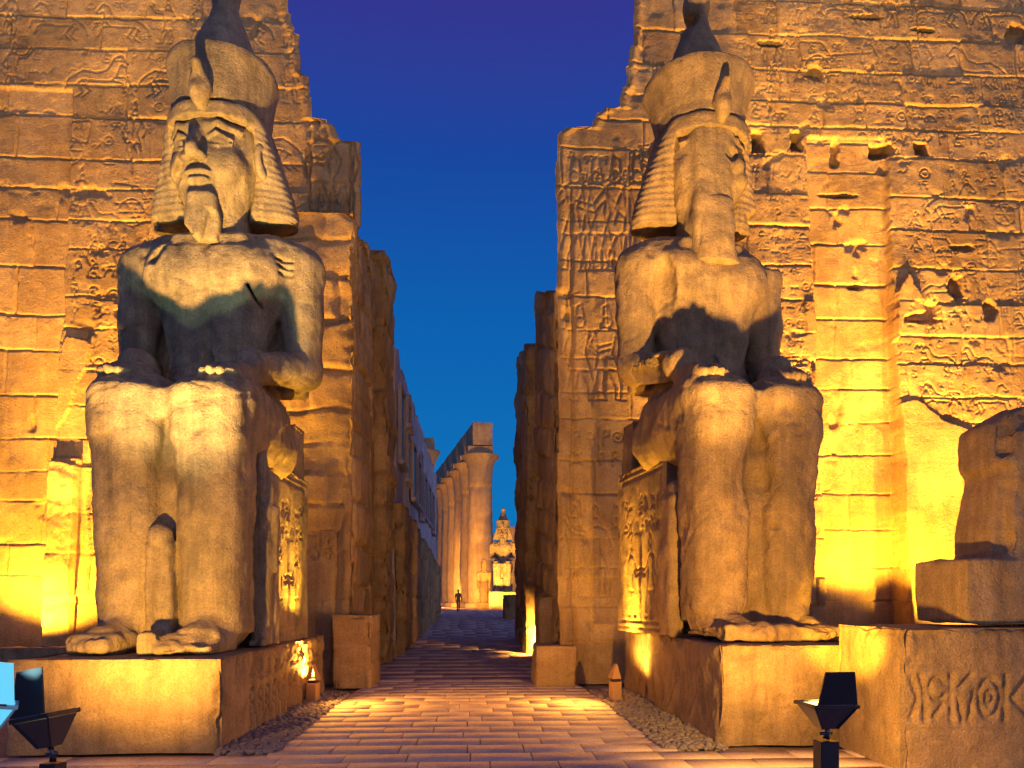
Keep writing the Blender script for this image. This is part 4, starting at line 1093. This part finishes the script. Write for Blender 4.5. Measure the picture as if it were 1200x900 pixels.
def gravel(name, pts_fn, n, seed, smin_=.018, smax=.05):
    rng = random.Random(seed)
    bm = bmesh.new(); bmesh.ops.create_icosphere(bm, subdivisions=1, radius=1)
    bm.verts.ensure_lookup_table(); BV = np.array([v.co for v in bm.verts]); bm.faces.ensure_lookup_table()
    BF = np.array([[v.index for v in f.verts] for f in bm.faces]); bm.free()
    V, Q = [], []
    for _ in range(n):
        x, y = pts_fn(rng); s = rng.uniform(smin_, smax)
        sc3 = np.array([s*rng.uniform(.7, 1.4), s*rng.uniform(.7, 1.3), s*rng.uniform(.5, .9)])
        P = BV*(1+np.array([rng.uniform(-.25, .25) for _ in range(len(BV))])[:, None])*sc3
        a = rng.uniform(0, 6.28); ca, sa = math.cos(a), math.sin(a)
        P = np.stack([P[:, 0]*ca-P[:, 1]*sa, P[:, 0]*sa+P[:, 1]*ca, P[:, 2]], -1)+np.array([x, y, rng.uniform(-.01, .03)])
        Q.append(BF+len(V)*len(BV)); V.append(P)
    return tag(link(name, make_mesh(name, np.concatenate(V), np.concatenate(Q), False), M_GRAVEL), kind='stuff')
gravel('gravel', lambda r: (r.uniform(-2.52, -1.98), r.uniform(7.15, 11.5)), 2600, 1)
gravel('gravel', lambda r: (r.uniform(1.86, 2.54), r.uniform(7.15, 11.8)), 3000, 2)

# ------------------------------------------------------------------ floodlights
def aim(o, target):
    d = Vector(target)-Vector(o.location); o.rotation_euler = d.to_track_quat('-Z', 'Y').to_euler()
def spot(name, loc, target, power, color, angle=80, blend=.6, size=.06, parent=None):
    l = bpy.data.lights.new(name, 'SPOT'); l.energy = power; l.color = color; l.spot_size = math.radians(angle); l.spot_blend = blend; l.shadow_soft_size = size
    o = bpy.data.objects.new(name, l); C.objects.link(o); o.location = loc; aim(o, target)
    return o
def floodlight(loc, rz, label, tilt=0.0, s=1.0, post=.5, lid=True, glass=None, frame=None, cyan=False, lean=0.0, zs=1.0):
    """bowl-shaped floodlight that shines up and away, with a hinged shutter standing on its near side; origin at the foot"""
    root = empty('floodlight', loc, rz, label, 'floodlight', 'floodlights at the foot of the statues')
    fm = frame or M_DARK
    def T(bm): 
        M = Matrix.Translation((0, 0, post)) @ Matrix.Rotation(tilt, 4, 'Y') @ Matrix.Diagonal((s, s, s*zs, 1))
        bmesh.ops.transform(bm, matrix=M, verts=bm.verts)
    # bowl
    bm = bmesh.new()
    bm_prism(bm, [(-.055, -.05, .08), (.055, -.05, .08), (.055, .05, .08), (-.055, .05, .08)], [(-.15, -.13, .235), (.15, -.13, .235), (.15, .13, .235), (-.15, .13, .235)])
    T(bm); b = bm_obj('bowl', bm, M_METAL if not cyan else glass, root)
    bm = bmesh.new()
    for x0, x1, y0, y1 in ((-.168, .168, -.152, -.128), (-.168, .168, .128, .152), (-.168, -.146, -.128, .128), (.146, .168, -.128, .128)):
        bm_box(bm, x0, x1, y0, y1, .236, .262, .004)
    T(bm); bm_obj('rim', bm, fm, root)
    bm = bmesh.new(); bm_box(bm, -.145, .145, -.127, .127, .238, .250)
    T(bm); bm_obj('glass', bm, glass or M_GLOWWARM, root)
    for sx in (-1, 1):    # rib frames of the bowl
        bm = bmesh.new(); bm_tube(bm, [(sx*.150, -.135, .238), (sx*.056, -.055, .082)], .008, 6)
        T(bm); bm_obj('rib', bm, fm, root)
    if lid:
        bm = bmesh.new()
        bm_prism(bm, [(-.145, -.158, .264), (.145, -.158, .264), (.145, -.146, .264), (-.145, -.146, .264)], [(-.112+lean, -.200, .50), (.100+lean, -.200, .50), (.100+lean, -.188, .50), (-.112+lean, -.188, .50)])
        T(bm); bm_obj('shutter', bm, fm if not cyan else glass, root)
        bm = bmesh.new()
        bm_tube(bm, [(-.10, -.150, .262), (.10, -.150, .262)], .010, 8)
        T(bm); bm_obj('hinge', bm, M_METAL, root)
    bm = bmesh.new()
    bm_tube(bm, [(0, 0, .085), (.012, 0, .05), (0, 0, 0)], [.022, .018, .024], 10); bm_tube(bm, [(-.045, 0, .04), (.045, 0, .04)], .012, 8)
    T(bm); bm_obj('swivel', bm, M_METAL, root, True)
    bm = bmesh.new(); bm_tube(bm, [(.02, .055, post-.04), (.05, .10, post*.5), (.06, .12, .03), (.25, .2, .012), (.6, .1, .012), (1.1, .35, .012)], .010, 6); bm_obj('cable', bm, M_DARK, root, True)
    bm = bmesh.new(); bm_box(bm, -.068, .068, -.06, .06, 0, post-.01, .006); bm_box(bm, -.11, .11, -.1, .1, 0, .02, .004)
    bm_obj('post', bm, fm, root)
    return root
PLR = at(968, 866, 5.2); FR = floodlight((PLR.x, PLR.y, 0), math.radians(3), 'navy floodlight on a square post in front of the right plinth, shutter raised upright', 0, 1.0, PLR.z)
PLL = at(62, 889, 5.4); FL = floodlight((PLL.x, PLL.y, 0), math.radians(-14), 'black floodlight with a tilted head and shutter in front of the left plinth', math.radians(-11), 1.02, PLL.z-.02, lean=.13, zs=1.35)
PC = at(-20, 876, 4.9)
M_TAN = plain('tan_post_paint', (.42, .24, .10), .6)
FC = floodlight((PC.x, PC.y, 0), math.radians(30), 'cyan glowing floodlight cut off by the left edge of the photo', math.radians(8), .95, PC.z, True, M_GLOWCYAN, M_CYANRIM, True, zs=1.25)
for ch in FC.children:
    if ch.name.startswith('post'): ch.data.materials[0] = M_TAN

# lights that shine out of those fixtures, with one added pool spot
for P, T, k in ((PLL, (L_STATUE[0]-.05, L_STATUE[1]-.4, 10.6), 1.0), (PLR, (R_STATUE[0]-.05, R_STATUE[1]-.4, 10.4), .95)):
    q = Vector((P.x, P.y+.06, P.z+(.44 if P is PLL else .40)))
    spot('statue_flood', q, T, 11000*k, WARM, 60, 1.0, .10)
    spot('leg_flood', q, (P.x, P.y+2.4, P.z+1.35), 1050*k, AMBER, 96, 1.0, .05)
    if P is PLL: spot('spill', q, (P.x, P.y+3, P.z+.3), 55, AMBER, 174, .4, .05)
    else:
        spot('block_pool', q, (3.68, 7.0, 1.15), 2200, YELLOW, 26, .6, .08)  # extra narrow spot, added to put a bright pool on the ruin plinth's end
        spot('spill', q, (P.x+2.0, P.y+2.6, P.z+.5), 330, AMBER, 174, .4, .05)
spot('cyan_flood', (PC.x+.14, PC.y+.12, PC.z+.42), (L_STATUE[0]+.2, L_STATUE[1]-.5, 5.2), 650, (.55, 1.0, .70), 30, .8, .12)

# floods standing on the ground between the plinths and the pylon
def wall_flood(x, y, z, tx, ty, tz, power, color, label, ang=110, rz=0):
    floodlight((x, y, 0), rz, label, 0, 1.0, z, False)
    spot('wall_flood', (x, y, z+.33), (tx, ty, tz), power, color, ang, .55, .06)
wall_flood(-7.4, 11.9, .40, -7.3, 13.4, 5.6, 3000, YELLOW, 'floodlight at the foot of the left pylon wall, left of the plinth', 125)
wall_flood(-5.3, 12.1, .40, -5.4, 13.0, 4.0, 900, YELLOW, 'floodlight in the gap between the left plinth and the pylon wall', 110)
wall_flood(7.15, 12.1, .55, 7.05, 13.5, 6.0, 2500, YELLOW, 'floodlight at the foot of the flagstaff niche behind the right colossus', 95)
wall_flood(8.9, 11.7, .45, 8.8, 13.3, 5.6, 2400, YELLOW, 'floodlight at the foot of the right pylon wall behind the ruined statue', 130)
for x, tx, pw in ((-7.2, -6.8, 9500), (-5.2, -3.6, 5500), (7.0, 6.6, 12500), (8.7, 9.2, 9500), (5.4, 3.0, 6500)):    # added spots with no fixture of their own, brightening the upper wall
    spot('wall_fill', (x, 11.3, .85), (tx, PY+1.0, 11.5), pw, AMBER, 56, 1.0, .06)
tag(carved_box('low_wall', -9.5, -5.35, 10.9, 11.3, 0, .80, .04, M_PLIN, None, None, .02, 78, .04),
    'low stone wall at the left edge before the pylon foot, its top lit bright', 'wall')

# small path lights that wash the plinth sides
def path_light(loc, rz, label, target, power, side=0):
    root = empty('path_light', loc, rz, label, 'path light', 'path lights beside the passage')
    bm = bmesh.new(); bm_box(bm, -.085, .085, -.07, .07, 0, .30, .01); bm_obj('pedestal', bm, M_TAN, root)
    bm = bmesh.new(); bm_box(bm, -.07, .07, -.055, .055, .30, .345, .005); bm_obj('lamp_body', bm, M_DARK, root)
    bm = bmesh.new()
    bm_prism(bm, [(-.09, -.085, .345), (.09, -.085, .345), (.09, -.07, .345), (-.09, -.07, .345)], [(-.03, -.01, .56), (.05, -.01, .56), (.05, .005, .56), (-.03, .005, .56)])
    bm_prism(bm, [(.075, -.08, .345), (.09, -.08, .345), (.09, .06, .345), (.075, .06, .345)], [(.04, -.005, .56), (.052, -.005, .56), (.052, .01, .56), (.04, .01, .56)])
    bm_obj('hood', bm, M_TAN, root)
    bm = bmesh.new(); bm_box(bm, -.05, .05, -.03, .04, .346, .354); bm_obj('lamp_glass', bm, M_GLOWWARM, root)
    p = root.matrix_basis @ Vector((0, 0, .40))
    p = Vector(loc)+Vector((0, 0, .40))
    spot('path_spot', p, target, power*.45, AMBER, 165, .5, .04)
    if side: spot('throne_beam', p, (loc[0]+side*.52, loc[1]-.35, 3.0), 2600, YELLOW, 58, 1.0, .04)
    if side: spot('path_spot', Vector(loc)+Vector((-side*.16, -.03, .64)), (loc[0]-side*2.2, loc[1]-1.0, .30), 300, ORANGE, 165, .9, .06)  # extra spot outside the hood, added to brighten the path floor
    return root
p = at(367, 826, 10.5); path_light((p.x, p.y, .0), math.radians(80), 'small hooded path light beside the left plinth', (p.x-.40, p.y, 2.0), 520, -1)
p2 = at(721, 822, 10.7); path_light((p2.x, p2.y, .0), math.radians(-80), 'small hooded path light beside the right plinth', (p2.x+.40, p2.y+.0, 2.0), 520, 1)
p3 = Vector((1.62, 18.75, 0)); path_light((p3.x, p3.y, float(ground_z(18.75))), math.radians(-90), 'small path light in the gap of the right passage wall', (p3.x-1.6, p3.y+1.6, .2), 2600)

# far court lights
fq = at(592, 705, 64); spot('court_flood', (fq.x, fq.y, 1.0), (far.location.x, far.location.y, 6), 9000, AMBER, 80, .5, .1)
for k, (px, d, pw, kk) in enumerate(((560, 64, 9000, 1), (530, 72, 10000, 16), (520, 84, 10000, 30))):
    q = at(px, 705, d); tq = c0+cdir*kk
    spot('colonnade_flood', (q.x, q.y, .9), (tq.x, tq.y, 12), pw*1.35, (1, .42, .055), 80, .6, .15)
q = at(500, 705, 50); spot('colonnade_flood', (q.x+.6, q.y, .9), (q.x+.1, q.y+8, 8), 3000, (1, .5, .1), 100, .6, .15)

# ------------------------------------------------------------------ visitor far down the passage
def person(loc, rz, label):
    root = empty('person', loc, rz, label, 'person')
    F = Field((-.45, -.4, 0), (.45, .4, 1.8), .022)
    F.add(loft([.82, 1.0, 1.2, 1.42, 1.5], [.17, .155, .17, .20, .1], [.11, .10, .11, .11, .07], 0, 2.2), .03)
    for s, y in ((-1, -.14), (1, .16)):
        F.add(cap((s*.09, 0, .88), (s*.10, y*.4, .48), .085, .06), .04); F.add(cap((s*.10, y*.4, .48), (s*.10, y, .08), .06, .042), .03)
        F.add(cap((s*.10, y+.02, .05), (s*.11, y-.15, .04), .045, .035), .02)
        F.add(cap((s*.20, 0, 1.40), (s*.25, -y*.3, 1.12), .055, .045), .03); F.add(cap((s*.25, -y*.3, 1.12), (s*.23, -y*.8-.05, .86), .042, .035), .02)
        F.add(ell((s*.23, -y*.8-.06, .80), (.03, .04, .07)), .02)
    F.add(cap((0, 0, 1.48), (0, -.01, 1.56), .055, .055), .02); F.add(ell((0, -.01, 1.65), (.075, .095, .115)), .02)
    F.add(ell((0, -.105, 1.64), (.015, .025, .025)), .01)
    F.mesh('body', M_CLOTH, root, rough=.004, nf=6, seed=4)
    Hh = Field((-.2, -.2, 1.5), (.2, .2, 1.85), .02)
    Hh.add(ell((0, .015, 1.675), (.085, .10, .105)), .02); Hh.mesh('hair', M_DARK, root, rough=.004)
p = at(537, 717, 58); person((p.x, p.y, float(ground_z(58))+.01), .3, 'person in dark clothes walking far down the path before the colonnade')
